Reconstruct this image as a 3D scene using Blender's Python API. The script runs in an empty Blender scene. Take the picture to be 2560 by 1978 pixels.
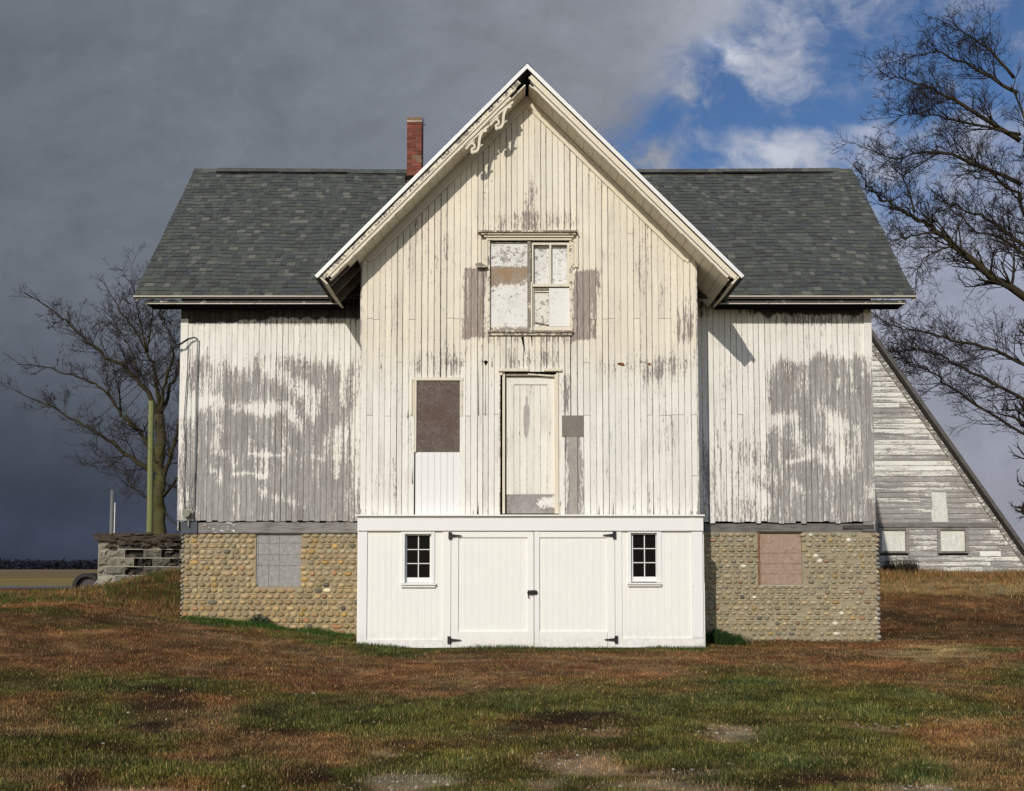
import bpy, math, random
import numpy as np
from mathutils import Vector, Quaternion
random.seed(11)
RNG = np.random.default_rng(5)
C = bpy.context.scene.collection
R = random.uniform

# ------------------------------------------------------------------ camera model (measured from the photo)
F, TH, PY0, CZ = 2500.0, math.atan(0.06), 1270.0, 1.164
CT, ST = math.cos(TH), math.sin(TH)
def W(px, py, Y):
    """world point that stands at depth Y on the ray through a photo pixel"""
    u, v = (px-1280)/F, (PY0-py)/F
    t = Y/(CT - v*ST)
    return Vector((u*t, Y, CZ + (ST + v*CT)*t))
def proj(x, y, z):
    dz = z-CZ
    d = y*CT + dz*ST
    v = (-y*ST + dz*CT)/d
    return 1280+F*x/d, PY0-F*v
def X(px, Y, py=1050): return W(px, py, Y).x
def Z(py, Y): return W(1280, py, Y).z
def sst(a, b, x):
    t = np.clip((np.asarray(x, float)-a)/(b-a), 0, 1)
    return t*t*(3-2*t)

# ------------------------------------------------------------------ node helper
class N:
    def __init__(s, nt):
        s.nt = nt; nt.nodes.clear()
    def n(s, t, **k):
        o = s.nt.nodes.new(t)
        for a, b in k.items(): setattr(o, a, b)
        return o
    def put(s, sock, v):
        if isinstance(v, bpy.types.NodeSocket): s.nt.links.new(v, sock)
        elif v is not None:
            if isinstance(v, (tuple, list)) and sock.type == 'RGBA' and len(v) == 3: v = (*v, 1)
            sock.default_value = v
    def m(s, op, a, b=None, c=None, clamp=False):
        o = s.n('ShaderNodeMath', operation=op, use_clamp=clamp)
        s.put(o.inputs[0], a); s.put(o.inputs[1], b)
        if c is not None: s.put(o.inputs[2], c)
        return o.outputs[0]
    def vm(s, op, a, b=None):
        o = s.n('ShaderNodeVectorMath', operation=op)
        s.put(o.inputs[0], a)
        if b is not None: s.put(o.inputs[1], b)
        return o.outputs[0]
    def noise(s, vec, sc=1.0, det=3.0, ro=.55, dist=0.0, col=False):
        o = s.n('ShaderNodeTexNoise')
        s.put(o.inputs['Vector'], vec); o.inputs['Scale'].default_value = sc
        o.inputs['Detail'].default_value = det; o.inputs['Roughness'].default_value = ro
        o.inputs['Distortion'].default_value = dist
        return o.outputs['Color' if col else 'Fac']
    def sm(s, x, a, b, lo=0.0, hi=1.0):
        o = s.n('ShaderNodeMapRange', interpolation_type='SMOOTHSTEP')
        s.put(o.inputs[0], x)
        for i, v in enumerate((a, b, lo, hi)): s.put(o.inputs[i+1], v)
        return o.outputs[0]
    def mix(s, f, a, b, blend='MIX'):
        o = s.n('ShaderNodeMix', data_type='RGBA', blend_type=blend)
        s.put(o.inputs[0], f); s.put(o.inputs[6], a); s.put(o.inputs[7], b)
        return o.outputs[2]
    def ramp(s, f, st, interp='LINEAR'):
        o = s.n('ShaderNodeValToRGB'); cr = o.color_ramp; cr.interpolation = interp
        while len(cr.elements) < len(st): cr.elements.new(.5)
        for e, (p, c) in zip(cr.elements, st): e.position = p; e.color = (*c, 1)
        s.put(o.inputs[0], f); return o.outputs[0]
    def attr(s, name):
        o = s.n('ShaderNodeAttribute', attribute_name=name)
        return o
    def sep(s, c):
        o = s.n('ShaderNodeSeparateColor'); s.put(o.inputs[0], c); return o.outputs
    def comb(s, x, y, z):
        o = s.n('ShaderNodeCombineXYZ')
        for i, v in enumerate((x, y, z)): s.put(o.inputs[i], v)
        return o.outputs[0]
    def scl(s, c, f):   # colour times scalar
        return s.vm('MULTIPLY', c, s.comb(f, f, f))
    def obj(s): return s.n('ShaderNodeTexCoord').outputs['Object']

MATS = {}
def mat(name):
    def deco(fn):
        m = bpy.data.materials.new(name); m.use_nodes = True
        g = N(m.node_tree)
        b = g.n('ShaderNodeBsdfPrincipled'); o = g.n('ShaderNodeOutputMaterial')
        g.nt.links.new(b.outputs[0], o.inputs[0])
        r = fn(g) or {}
        g.put(b.inputs['Base Color'], r.get('c', (.5, .5, .5)))
        g.put(b.inputs['Roughness'], r.get('r', .8))
        g.put(b.inputs['Specular IOR Level'], r.get('s', .3))
        g.put(b.inputs['Metallic'], r.get('met', 0.0))
        if 'h' in r:
            bp = g.n('ShaderNodeBump'); bp.inputs['Strength'].default_value = r.get('hs', .5)
            bp.inputs['Distance'].default_value = r.get('hd', .004)
            g.put(bp.inputs['Height'], r['h']); g.put(b.inputs['Normal'], bp.outputs[0])
        MATS[name] = m
        return m
    return deco

def siding_fn(axis, white, cream, dirt=1.0):
    """peeling painted boards. attribute a = (paint cover, cream tone, black stain and painted shade, board random), e = position across board"""
    L = {'z': (1, 1, .075), 'x': (.07, 1, 1), 'p': (.8, .8, .8)}[axis]
    def fn(g):
        P = g.obj(); A = g.attr('a'); a = g.sep(A.outputs['Color']); rnd = A.outputs['Alpha']
        E = g.attr('e').outputs['Fac']
        off = g.comb(g.m('MULTIPLY', rnd, 7.3), 0, g.m('MULTIPLY', rnd, 3.1))
        Q = g.vm('ADD', P, off)
        S = g.vm('MULTIPLY', Q, L)
        nA = g.noise(S, 26, 4); nB = g.noise(g.vm('MULTIPLY', P, tuple(max(v, .14) for v in L)), 8, 3); nC = g.noise(g.vm('MULTIPLY', Q, tuple(max(v, .22) for v in L)), 60, 4, .75)
        nG = g.noise(S, 120, 3)
        nM = g.noise(P, 2.3, 3)
        edge = g.m('POWER', g.m('ABSOLUTE', g.m('MULTIPLY_ADD', E, 2.0, -1.0)), 5.0)
        cov = g.m('ADD', a[0], g.m('MULTIPLY_ADD', nA, 1.75, -.875))
        cov = g.m('ADD', cov, g.m('MULTIPLY_ADD', nB, 1.0, -.5))
        cov = g.m('ADD', cov, g.m('MULTIPLY_ADD', nC, 2.0, -1.0))
        cov = g.m('SUBTRACT', cov, g.m('MULTIPLY', edge, g.m('MULTIPLY', .36, g.sm(nB, .38, .66))))
        k = g.sm(cov, .43, .59)
        thin = g.sm(cov, .40, .85)
        wood = g.ramp(g.m('ADD', g.m('MULTIPLY', g.noise(g.vm('MULTIPLY', P, (1, 1, .35)), 3.2, 4), .8), g.m('MULTIPLY', rnd, .22)), [(.25, (.225, .195, .18)), (.42, (.285, .275, .27)), (.6, (.325, .318, .308)), (.78, (.275, .245, .22))])
        wood = g.scl(wood, g.m('MULTIPLY_ADD', nG, 1.3, .35))
        wood = g.scl(wood, g.m('MULTIPLY_ADD', nA, .7, .65))
        wood = g.vm('MULTIPLY', wood, g.mix(a[1], (1, 1, 1), (1.04, .90, .80)))
        pc = g.mix(a[1], white, cream)
        pc = g.scl(pc, g.m('MULTIPLY_ADD', g.m('MULTIPLY', nM, nG), .28*dirt, 1.0-.10*dirt))
        pc = g.scl(pc, g.m('MULTIPLY_ADD', rnd, .11, .92))
        wash = g.m('MULTIPLY', g.sm(g.noise(g.vm('MULTIPLY', Q, tuple(max(v, .22) for v in L)), 5.5, 4, .6), .47, .76), .44*dirt)
        pc = g.mix(wash, pc, (.47, .43, .385))
        pc = g.mix(g.m('MULTIPLY', g.m('SUBTRACT', 1.0, thin), .60), pc, (.47, .42, .38))
        col = g.mix(k, wood, pc)
        if axis == 'p': col = g.mix(g.sm(g.m('ADD', a[1], g.m('ADD', g.m('MULTIPLY_ADD', nC, 1.6, -.8), g.m('MULTIPLY_ADD', nB, 1.2, -.6))), 1.15, 1.85), col, g.mix(nM, (.33, .235, .125), (.27, .17, .085)))
        chip = g.m('MULTIPLY', g.m('POWER', g.m('ABSOLUTE', g.m('MULTIPLY_ADD', E, 2.0, -1.0)), 7.0), g.sm(g.noise(g.vm('MULTIPLY', Q, tuple(max(v, .3) for v in L)), 34, 4, .7), .47, .60))
        dots = g.sm(g.noise(Q, 34, 2), .70, .76)
        col = g.mix(g.m('MAXIMUM', g.m('MULTIPLY', chip, .42*dirt), g.m('MULTIPLY', dots, .50*dirt)), col, (.075, .060, .050))
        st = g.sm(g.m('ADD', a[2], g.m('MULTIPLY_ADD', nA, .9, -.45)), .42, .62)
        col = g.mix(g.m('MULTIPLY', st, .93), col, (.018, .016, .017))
        h = g.m('ADD', g.m('MULTIPLY', k, .5), g.m('MULTIPLY', nG, .35))
        return dict(c=col, r=g.m('MULTIPLY_ADD', k, -.15, .85), s=.25, h=h, hs=.55, hd=.004)
    return fn
mat('old_white_siding')(siding_fn('z', (.79, .78, .735), (.775, .71, .585)))
mat('barn_lap_siding')(siding_fn('x', (.76, .76, .71), (.74, .70, .58)))
mat('peeling_panel')(siding_fn('p', (.76, .76, .75), (.76, .70, .56)))

@mat('trim_cream')
def _(g):
    P = g.obj(); A = g.attr('a'); a = g.sep(A.outputs['Color'])
    n1 = g.noise(P, 9, 4, .65); n2 = g.noise(P, 45, 3); n3 = g.noise(P, 3, 2)
    pc = g.mix(n3, (.72, .66, .53), (.64, .585, .47))
    w = g.ramp(n2, [(.3, (.15, .125, .10)), (.7, (.30, .265, .22))])
    k = g.sm(g.m('ADD', a[0], g.m('ADD', g.m('MULTIPLY_ADD', n1, 1.1, -.55), g.m('MULTIPLY_ADD', n2, .7, -.35))), .45, .56)
    return dict(c=g.mix(k, w, pc), r=.7, h=g.m('ADD', k, n2), hs=.4, hd=.004)

@mat('eave_timber')
def _(g):
    P = g.obj(); A = g.attr('a'); a = g.sep(A.outputs['Color'])
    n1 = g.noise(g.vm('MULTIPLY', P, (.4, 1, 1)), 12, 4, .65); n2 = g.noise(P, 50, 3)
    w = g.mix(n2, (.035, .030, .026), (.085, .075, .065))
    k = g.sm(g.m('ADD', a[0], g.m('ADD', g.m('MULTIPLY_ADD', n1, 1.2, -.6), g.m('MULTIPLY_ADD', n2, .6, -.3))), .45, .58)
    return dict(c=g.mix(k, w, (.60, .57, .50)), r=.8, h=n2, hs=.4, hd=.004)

@mat('fresh_white_paint')
def _(g):
    P = g.obj(); A = g.attr('a'); a = g.sep(A.outputs['Color'])
    n1 = g.noise(P, 1.6, 3); n2 = g.noise(g.vm('MULTIPLY', P, (1, 1, .06)), 70, 3); n3 = g.noise(P, 110, 2)
    c = g.mix(g.sm(n1, .45, .62), (.795, .785, .735), (.785, .775, .74))
    c = g.mix(a[1], c, (.755, .745, .745))
    c = g.scl(c, g.m('MULTIPLY_ADD', n2, .09, .955))
    geo = g.n('ShaderNodeNewGeometry'); zz = g.n('ShaderNodeSeparateXYZ'); g.put(zz.inputs[0], geo.outputs['Position'])
    spl = g.m('MULTIPLY', g.sm(g.m('ADD', zz.outputs[2], g.m('MULTIPLY', n1, -.35)), .16, -.16), g.sm(g.noise(P, 11, 5, .7), .34, .66))
    c = g.mix(g.m('MULTIPLY', spl, .30), c, (.40, .33, .24))
    chip = g.m('MULTIPLY', g.sm(n3, .70, .73), g.sm(n1, .52, .6))
    c = g.mix(g.m('MULTIPLY', chip, .6), c, (.35, .32, .28))
    return dict(c=c, r=.55, s=.35, h=g.m('ADD', n2, g.m('MULTIPLY', n3, .4)), hs=.25, hd=.003)

@mat('white_metal_edge')
def _(g):
    n = g.noise(g.obj(), 6, 3)
    return dict(c=g.mix(n, (.82, .82, .81), (.70, .70, .69)), r=.4, s=.5)

@mat('weathered_timber')
def _(g):
    P = g.obj(); A = g.attr('a'); a = g.sep(A.outputs['Color'])
    S = g.vm('MULTIPLY', P, (.12, .5, 1)); n1 = g.noise(S, 34, 4); n2 = g.noise(P, 4, 3); n3 = g.noise(g.vm('MULTIPLY', P, (.5, .5, 1)), 22, 3)
    c = g.ramp(g.m('ADD', g.m('MULTIPLY', n1, .6), g.m('MULTIPLY', n2, .4)), [(.3, (.115, .10, .088)), (.48, (.235, .22, .205)), (.7, (.32, .305, .285))])
    c = g.scl(c, a[0])
    c = g.mix(g.sm(g.m('ADD', a[1], g.m('MULTIPLY_ADD', n3, 1.2, -.6)), .5, .6), c, (.68, .67, .63))
    return dict(c=c, r=.88, h=n1, hs=.5, hd=.005)

@mat('tinted_board')
def _(g):     # plain boards and sheets coloured by their own attribute
    P = g.obj(); A = g.attr('a')
    n1 = g.noise(P, 14, 4, .65); n2 = g.noise(P, 70, 3); n3 = g.noise(g.vm('MULTIPLY', P, (1, 1, .15)), 40, 3)
    c = g.scl(A.outputs['Color'], g.m('ADD', g.m('MULTIPLY', n1, .7), g.m('ADD', g.m('MULTIPLY', n2, .5), g.m('MULTIPLY_ADD', n3, .5, .15))))
    return dict(c=c, r=.85, h=n2, hs=.3, hd=.003)

def strand_fn(base, light, dark, warp):
    def fn(g):   # oriented strand board: flat chips in all directions
        P = g.obj()
        cols = []
        v = g.n('ShaderNodeTexVoronoi'); g.put(v.inputs['Vector'], g.vm('ADD', P, g.scl(g.noise(P, 9, 2, col=True), .12))); v.inputs['Scale'].default_value = 34
        s = g.sep(v.outputs['Color'])
        n1 = g.noise(P, 5, 3); n2 = g.noise(P, 90, 3)
        ang = g.m('MULTIPLY', s[0], 6.28)
        sx = g.n('ShaderNodeSeparateXYZ'); g.put(sx.inputs[0], P)
        u = g.m('ADD', g.m('MULTIPLY', sx.outputs[0], g.m('COSINE', ang)), g.m('MULTIPLY', sx.outputs[2], g.m('SINE', ang)))
        gr = g.noise(g.comb(g.m('MULTIPLY', u, 160.0), s[1], 0), 1, 2)
        c = g.mix(g.m('ADD', g.m('MULTIPLY', s[1], .6), g.m('MULTIPLY', gr, .4)), dark, light)
        c = g.mix(g.m('MULTIPLY', n1, .8), c, base)
        c = g.scl(c, g.m('MULTIPLY_ADD', n2, .5, .75))
        if warp: c = g.mix(g.m('MULTIPLY', g.sm(g.noise(P, 2.2, 4), .5, .7), .55), c, warp)
        return dict(c=c, r=.85, h=g.m('ADD', s[1], gr), hs=.35, hd=.003)
    return fn
mat('grey_strand_board')(strand_fn((.30, .29, .28), (.41, .395, .38), (.17, .163, .158), None))
mat('tan_strand_board')(strand_fn((.34, .25, .19), (.44, .34, .265), (.21, .135, .095), (.29, .165, .10)))
mat('brown_plywood')(strand_fn((.125, .092, .078), (.21, .17, .145), (.045, .034, .03), (.10, .055, .045)))

@mat('field_stone')
def _(g):
    P = g.obj(); A = g.attr('a')
    n1 = g.noise(P, 30, 3); n2 = g.noise(P, 120, 3); n3 = g.noise(P, 1.2, 2)
    c = g.scl(A.outputs['Color'], g.m('ADD', g.m('MULTIPLY', n1, .6), g.m('MULTIPLY_ADD', n2, .6, .42)))
    return dict(c=c, r=.85, s=.2, h=n2, hs=.4, hd=.004)

@mat('lime_mortar')
def _(g):
    P = g.obj(); A = g.attr('a')
    n1 = g.noise(P, 6, 4); n2 = g.noise(P, 60, 4)
    c = g.scl(A.outputs['Color'], g.m('ADD', g.m('MULTIPLY', n1, .5), g.m('MULTIPLY_ADD', n2, .7, .4)))
    return dict(c=c, r=.95, s=.1, h=n2, hs=.7, hd=.01)

@mat('asphalt_shingle')
def _(g):
    P = g.obj(); A = g.attr('a'); a = g.sep(A.outputs['Color'])
    n1 = g.noise(P, 190, 2); n2 = g.noise(P, 1.1, 3); n3 = g.noise(P, 30, 2)
    c = g.ramp(a[0], [(0, (.056, .059, .058)), (.3, (.070, .075, .070)), (.62, (.080, .086, .078)), (.86, (.101, .107, .095)), (1, (.130, .136, .119))])
    c = g.mix(g.m('MULTIPLY', a[1], .45), c, (.058, .060, .074))
    c = g.scl(c, g.m('ADD', g.m('MULTIPLY', n1, .55), g.m('ADD', g.m('MULTIPLY', n2, .35), g.m('MULTIPLY_ADD', n3, .3, .42))))
    return dict(c=c, r=.95, s=.15, h=n1, hs=.5, hd=.004)

@mat('old_brick')
def _(g):
    P = g.obj(); A = g.attr('a')
    n1 = g.noise(P, 40, 3); n2 = g.noise(P, 9, 3)
    c = g.scl(A.outputs['Color'], g.m('ADD', g.m('MULTIPLY', n1, .8), g.m('MULTIPLY_ADD', n2, .5, .35)))
    return dict(c=c, r=.9, s=.15, h=n1, hs=.5, hd=.006)

@mat('cement_block')
def _(g):
    P = g.obj(); A = g.attr('a')
    n1 = g.noise(P, 7, 4); n2 = g.noise(P, 45, 4, .65)
    c = g.scl(A.outputs['Color'], g.m('ADD', g.m('MULTIPLY', n1, .8), g.m('MULTIPLY_ADD', n2, .8, .2)))
    return dict(c=c, r=.95, s=.1, h=g.m('ADD', n1, n2), hs=.8, hd=.03)

@mat('black_iron')
def _(g): return dict(c=(.012, .012, .013), r=.5, s=.4)
@mat('galvanised_grey')
def _(g):
    n = g.noise(g.obj(), 25, 3)
    return dict(c=g.mix(n, (.20, .20, .19), (.34, .34, .32)), r=.5, met=.3)
@mat('dark_pane')
def _(g): return dict(c=(.004, .004, .005), r=.12, s=.06)
@mat('pit_dark')
def _(g): return dict(c=(.012, .011, .010), r=.95, s=0.0)
@mat('meter_glass')
def _(g): return dict(c=(.16, .18, .14), r=.12, s=.6)
@mat('moss_post')
def _(g):
    P = g.obj(); n = g.noise(g.vm('MULTIPLY', P, (1, 1, .1)), 50, 4); n2 = g.noise(P, 4, 3)
    return dict(c=g.mix(n, (.16, .185, .06), g.mix(n2, (.25, .27, .105), (.20, .19, .12))), r=.9, h=n, hs=.5, hd=.01)
@mat('tree_bark')
def _(g):
    P = g.obj(); A = g.attr('a'); a = g.sep(A.outputs['Color'])
    n = g.noise(g.vm('MULTIPLY', P, (1, 1, .25)), 16, 5, .65); n2 = g.noise(P, 1.3, 3)
    c = g.mix(n, (.030, .024, .018), g.mix(n2, (.105, .092, .062), (.10, .075, .045)))
    c = g.mix(g.m('MULTIPLY', a[0], g.sm(n2, .35, .6)), c, (.085, .085, .030))
    c = g.scl(c, a[1])
    return dict(c=c, r=.95, s=.1, h=n, hs=.9, hd=.03)
@mat('twigs')
def _(g):
    A = g.attr('a')
    return dict(c=A.outputs['Color'], r=.9, s=.1)
@mat('grass_blades')
def _(g):
    A = g.attr('a')
    return dict(c=A.outputs['Color'], r=.85, s=.04)
@mat('lawn_earth')
def _(g):
    P = g.obj(); A = g.attr('a')
    n1 = g.noise(P, 26, 4, .65); n2 = g.noise(P, 5, 4); n3 = g.noise(P, 90, 3)
    c = g.scl(A.outputs['Color'], g.m('ADD', g.m('MULTIPLY', n1, .6), g.m('ADD', g.m('MULTIPLY', n3, .6), g.m('MULTIPLY_ADD', n2, .5, .15))))
    return dict(c=c, r=.97, s=.05, h=g.m('ADD', n1, n3), hs=.8, hd=.03)

# ------------------------------------------------------------------ mesh helper
def wloc(o):
    v = Vector((0, 0, 0))
    while o: v += o.location; o = o.parent
    return v
class MB:
    def __init__(s): s.v = []; s.f = []; s.a = []; s.e = []
    def add(s, vs, fs, a=(1, 0, 0, .5), e=.5):
        b = len(s.v); s.v += [tuple(p) for p in vs]
        s.f += [tuple(b+i for i in f) for f in fs]
        n = len(vs)
        s.a += list(a) if isinstance(a, list) else [tuple(a)]*n
        s.e += list(e) if isinstance(e, list) else [e]*n
    def box(s, x0, x1, y0, y1, z0, z1, a=(1, 0, 0, .5), tilt=0.0):
        if x0 > x1: x0, x1 = x1, x0
        if z0 > z1: z0, z1 = z1, z0
        V = [(x0, y0, z0), (x1, y0, z0), (x1, y1, z0), (x0, y1, z0), (x0, y0+tilt, z1), (x1, y0+tilt, z1), (x1, y1, z1), (x0, y1, z1)]
        s.add(V, [(0, 1, 5, 4), (1, 2, 6, 5), (2, 3, 7, 6), (3, 0, 4, 7), (4, 5, 6, 7), (3, 2, 1, 0)], a)
    def pbox(s, px0, py0, px1, py1, Yf, Yb, a=(1, 0, 0, .5)):
        p, q = W(px0, (py0+py1)/2, Yf), W(px1, (py0+py1)/2, Yf)
        s.box(p.x, q.x, Yf, Yb, Z(py1, Yf), Z(py0, Yf), a)
    def prism(s, poly, y0, y1, a=(1, 0, 0, .5)):
        """extrude an XZ polygon from y0 to y1"""
        ar = sum(poly[i][0]*poly[(i+1) % len(poly)][1]-poly[(i+1) % len(poly)][0]*poly[i][1] for i in range(len(poly)))
        if ar < 0: poly = poly[::-1]
        n = len(poly)
        V = [(x, y0, z) for x, z in poly]+[(x, y1, z) for x, z in poly]
        s.add(V, [tuple(range(n)), tuple(range(2*n-1, n-1, -1))]+[(i, i+n, (i+1) % n+n, (i+1) % n) for i in range(n)], a)
    def tube(s, pts, rs, n=6, a=(1, 0, 0, .5), cap=True):
        pts = [Vector(p) for p in pts]
        b = len(s.v); k = len(pts)
        up = Vector((.31, .17, .93)); prev = None
        for i, p in enumerate(pts):
            t = (pts[min(i+1, k-1)]-pts[max(i-1, 0)])
            t = t.normalized() if t.length > 1e-9 else Vector((0, 0, 1))
            u = prev if prev is not None else up
            u = (u-t*u.dot(t))
            if u.length < 1e-4: u = t.orthogonal()
            u.normalize(); prev = u; w = t.cross(u)
            r = rs[i] if isinstance(rs, (list, tuple)) else rs
            for j in range(n):
                th = 2*math.pi*j/n
                s.v.append(tuple(p+(u*math.cos(th)+w*math.sin(th))*r))
        s.a += [tuple(a)]*(k*n); s.e += [.5]*(k*n)
        for i in range(k-1):
            for j in range(n):
                s.f.append((b+i*n+j, b+i*n+(j+1) % n, b+(i+1)*n+(j+1) % n, b+(i+1)*n+j))
        if cap and n > 2:
            s.f.append(tuple(b+j for j in range(n-1, -1, -1))); s.f.append(tuple(b+(k-1)*n+j for j in range(n)))
    def blob(s, c, r, a=(1, 0, 0, .5), nu=9, nv=6, jit=.12):
        V = []; F_ = []
        for j in range(1, nv):
            th = math.pi*j/nv
            for i in range(nu):
                ph = 2*math.pi*i/nu; q = 1+R(-jit, jit)
                V.append((c[0]+r[0]*q*math.sin(th)*math.cos(ph), c[1]+r[1]*q*math.cos(th), c[2]+r[2]*q*math.sin(th)*math.sin(ph)))
        V.append((c[0], c[1]+r[1], c[2])); V.append((c[0], c[1]-r[1], c[2])); t, bt = len(V)-2, len(V)-1
        for i in range(nu):
            F_.append((t, i, (i+1) % nu)); F_.append((bt, (nv-2)*nu+(i+1) % nu, (nv-2)*nu+i))
            for j in range(nv-2): F_.append((j*nu+i, (j+1)*nu+i, (j+1)*nu+(i+1) % nu, j*nu+(i+1) % nu))
        s.add(V, F_, a)
    def build(s, name, material, parent=None, smooth=False):
        me = bpy.data.meshes.new(name)
        o3 = wloc(parent) if parent else Vector((0, 0, 0))
        v = np.array(s.v, float)-np.array(o3)
        me.from_pydata([tuple(p) for p in v.tolist()], [], s.f)
        at = me.attributes.new('a', 'FLOAT_COLOR', 'POINT'); at.data.foreach_set('color', np.array(s.a, np.float32).ravel())
        ee = me.attributes.new('e', 'FLOAT', 'POINT'); ee.data.foreach_set('value', np.array(s.e, np.float32))
        if smooth: me.polygons.foreach_set('use_smooth', [True]*len(me.polygons))
        me.materials.append(MATS[material]); me.update()
        o = bpy.data.objects.new(name, me); C.objects.link(o)
        if parent: o.parent = parent
        return o
def empty(name, loc, label, cat, group=None):
    o = bpy.data.objects.new(name, None); C.objects.link(o); o.location = loc; o.empty_display_size = .3
    return tag(o, label, cat, group)
def tag(o, label=None, cat=None, group=None, kind=None):
    if label: o['label'] = label
    if cat: o['category'] = cat
    if group: o['group'] = group
    if kind: o['kind'] = kind
    return o
def array_mesh(name, material, V, Fc, col):
    """big triangle meshes straight from arrays"""
    me = bpy.data.meshes.new(name)
    nv, nf, k = len(V), len(Fc), Fc.shape[1]
    me.vertices.add(nv); me.vertices.foreach_set('co', V.astype(np.float32).ravel())
    me.loops.add(nf*k); me.loops.foreach_set('vertex_index', Fc.astype(np.int32).ravel())
    me.polygons.add(nf); me.polygons.foreach_set('loop_start', np.arange(0, nf*k, k, dtype=np.int32))
    me.update(calc_edges=True)
    at = me.attributes.new('a', 'FLOAT_COLOR', 'POINT')
    at.data.foreach_set('color', np.concatenate([col, np.ones((nv, 1))], 1).astype(np.float32).ravel())
    me.materials.append(MATS[material]); me.validate()
    o = bpy.data.objects.new(name, me); C.objects.link(o)
    return o

# value noise for layouts
def vn(x, y, seed=0):
    x = np.asarray(x, float); y = np.asarray(y, float)
    xi, yi = np.floor(x), np.floor(y); fx, fy = x-xi, y-yi
    fx = fx*fx*(3-2*fx); fy = fy*fy*(3-2*fy)
    def h(a, b):
        s = np.sin(a*127.1+b*311.7+seed*74.7)*43758.5453
        return s-np.floor(s)
    return (h(xi, yi)*(1-fx)+h(xi+1, yi)*fx)*(1-fy)+(h(xi, yi+1)*(1-fx)+h(xi+1, yi+1)*fx)*fy
def fbm(x, y, seed=0, o=4):
    s = 0; a = .5; t = 0
    for i in range(o):
        s = s+a*vn(x*2**i, y*2**i, seed+i*3); t += a; a *= .55
    return s/t
def stroke(px, py, pts, w, amp):
    d = np.full(np.shape(px), 1e9)
    if len(pts) == 1: d = np.hypot(px-pts[0][0], py-pts[0][1])
    for (x0, y0), (x1, y1) in zip(pts, pts[1:]):
        dx, dy = x1-x0, y1-y0
        t = np.clip(((px-x0)*dx+(py-y0)*dy)/(dx*dx+dy*dy+1e-9), 0, 1)
        d = np.minimum(d, np.hypot(px-x0-t*dx, py-y0-t*dy))
    return amp*np.exp(-(d/w)**2)

# ------------------------------------------------------------------ planes of the barn
YG, YO, YB, YW, YE, YR = 14.70, 14.25, 14.55, 15.90, 15.45, 18.24
YBK = 2*YR-YW
XGL, XGR = X(902, YG), X(1743, YG)
XWL, XWR = X(450, YW), X(2181, YW)
APX = W(1318, 163, YO); TL = W(790, 690, YO); TR = W(1857, 690, YO)
MLs, MRs = (APX.z-TL.z)/(APX.x-TL.x), (APX.z-TR.z)/(TR.x-APX.x)
def ztop(x): return APX.z-(MLs*(APX.x-x) if x < APX.x else MRs*(x-APX.x))
SOF = .185     # roof build-up measured square to the slope
def zsof(x): return ztop(x)-SOF*math.sqrt(1+(MLs if x < APX.x else MRs)**2)
EL, ER = W(335, 737, YE), W(2290, 743, YE)
ZE = (EL.z+ER.z)/2
ZR_ = Z(424, YR)
SLW = (ZR_-ZE)/(YR-YE)
Z0 = Z(1620, YB)

barn = empty('barn', (.23, YW, 0), 'tall white cross-gabled barn with cobblestone basement, peeling boards and white double garage doors', 'barn')

def boards(mb, face, s0, s1, top, bot, field, holes=(), w=.091, gap=.004, joints=(), ragged=.0, step=.05, thick=.02, edges=None, jit=.0022):
    """vertical boards. face(s, out, z) -> point; field(s, z) -> paint, tone, stain-and-shade arrays; holes in s,z"""
    xs = edges
    if xs is None:
        xs = [s0]
        while xs[-1] < s1-w*.6: xs.append(xs[-1]+w*R(.94, 1.06))
        xs[-1] = s1
        if len(xs) == 1: xs.append(s1)
    for i in range(len(xs)-1):
        a, b = xs[i], xs[i+1]; m = (a+b)/2
        g = gap*random.choice((.5, .6, .8, 1, 1.3, 2.2))
        cuts = [(z0-.001, z1+.001) for (h0, h1, z0, z1) in holes if b > h0+.012 and a < h1-.012]
        zt, zb = min(top(a), top(b)) if abs(top(a)-top(b)) > .02 else top(m), bot(m)+R(-ragged, ragged)
        cuts += [(z-.003, z+.003) for z, p in ((j[0]+R(-j[1], j[1]), j[2]) for j in joints) if R(0, 1) < p and zb < z < zt]
        cuts.sort(); spans = []; z = zb
        for c0, c1 in cuts:
            if c0-z > .03: spans.append((z, min(c0, zt)))
            z = max(z, c1)
        if zt-z > .03: spans.append((z, zt))
        for (q0, q1) in spans:
            rnd = R(0, 1); o = R(-jit, jit); curl = R(-.001, .006)*(ragged > 0)
            la, lb = a+g/2, b-g/2
            n = max(1, int((q1-q0)/step))
            zs = [q0+(q1-q0)*k/n for k in range(n+1)]
            V = []; A = []; E = []
            ta, tb = top(la), top(lb)
            for k, zz in enumerate(zs):
                oo = o+curl*math.exp(-(zz-q0)/.15)
                za = zb_ = zz
                if k == n and abs(q1-zt) < 1e-6 and abs(ta-tb) > .02: za, zb_ = ta, tb
                V += [face(la, oo+thick, za), face(lb, oo+thick, zb_), face(la, oo, za), face(lb, oo, zb_)]
            S = np.array([la, lb]*(n+1)); ZZ = np.repeat(zs, 2)
            p, t, st = field(S, ZZ)
            pb = (rnd-.5)*.10
            for k in range(n+1):
                for j in (0, 1, 0, 1):
                    A.append((p[2*k+j]+pb, t[2*k+j], st[2*k+j], rnd)); E.append(float(j))
            Fs = []
            for k in range(n):
                c = 4*k; d = c+4
                Fs += [(c, c+1, d+1, d), (c+2, c, d, d+2), (c+1, c+3, d+3, d+1)]
            Fs += [(2, 3, 1, 0), (4*n, 4*n+1, 4*n+3, 4*n+2)]
            mb.add(V, Fs, A, E)
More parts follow.
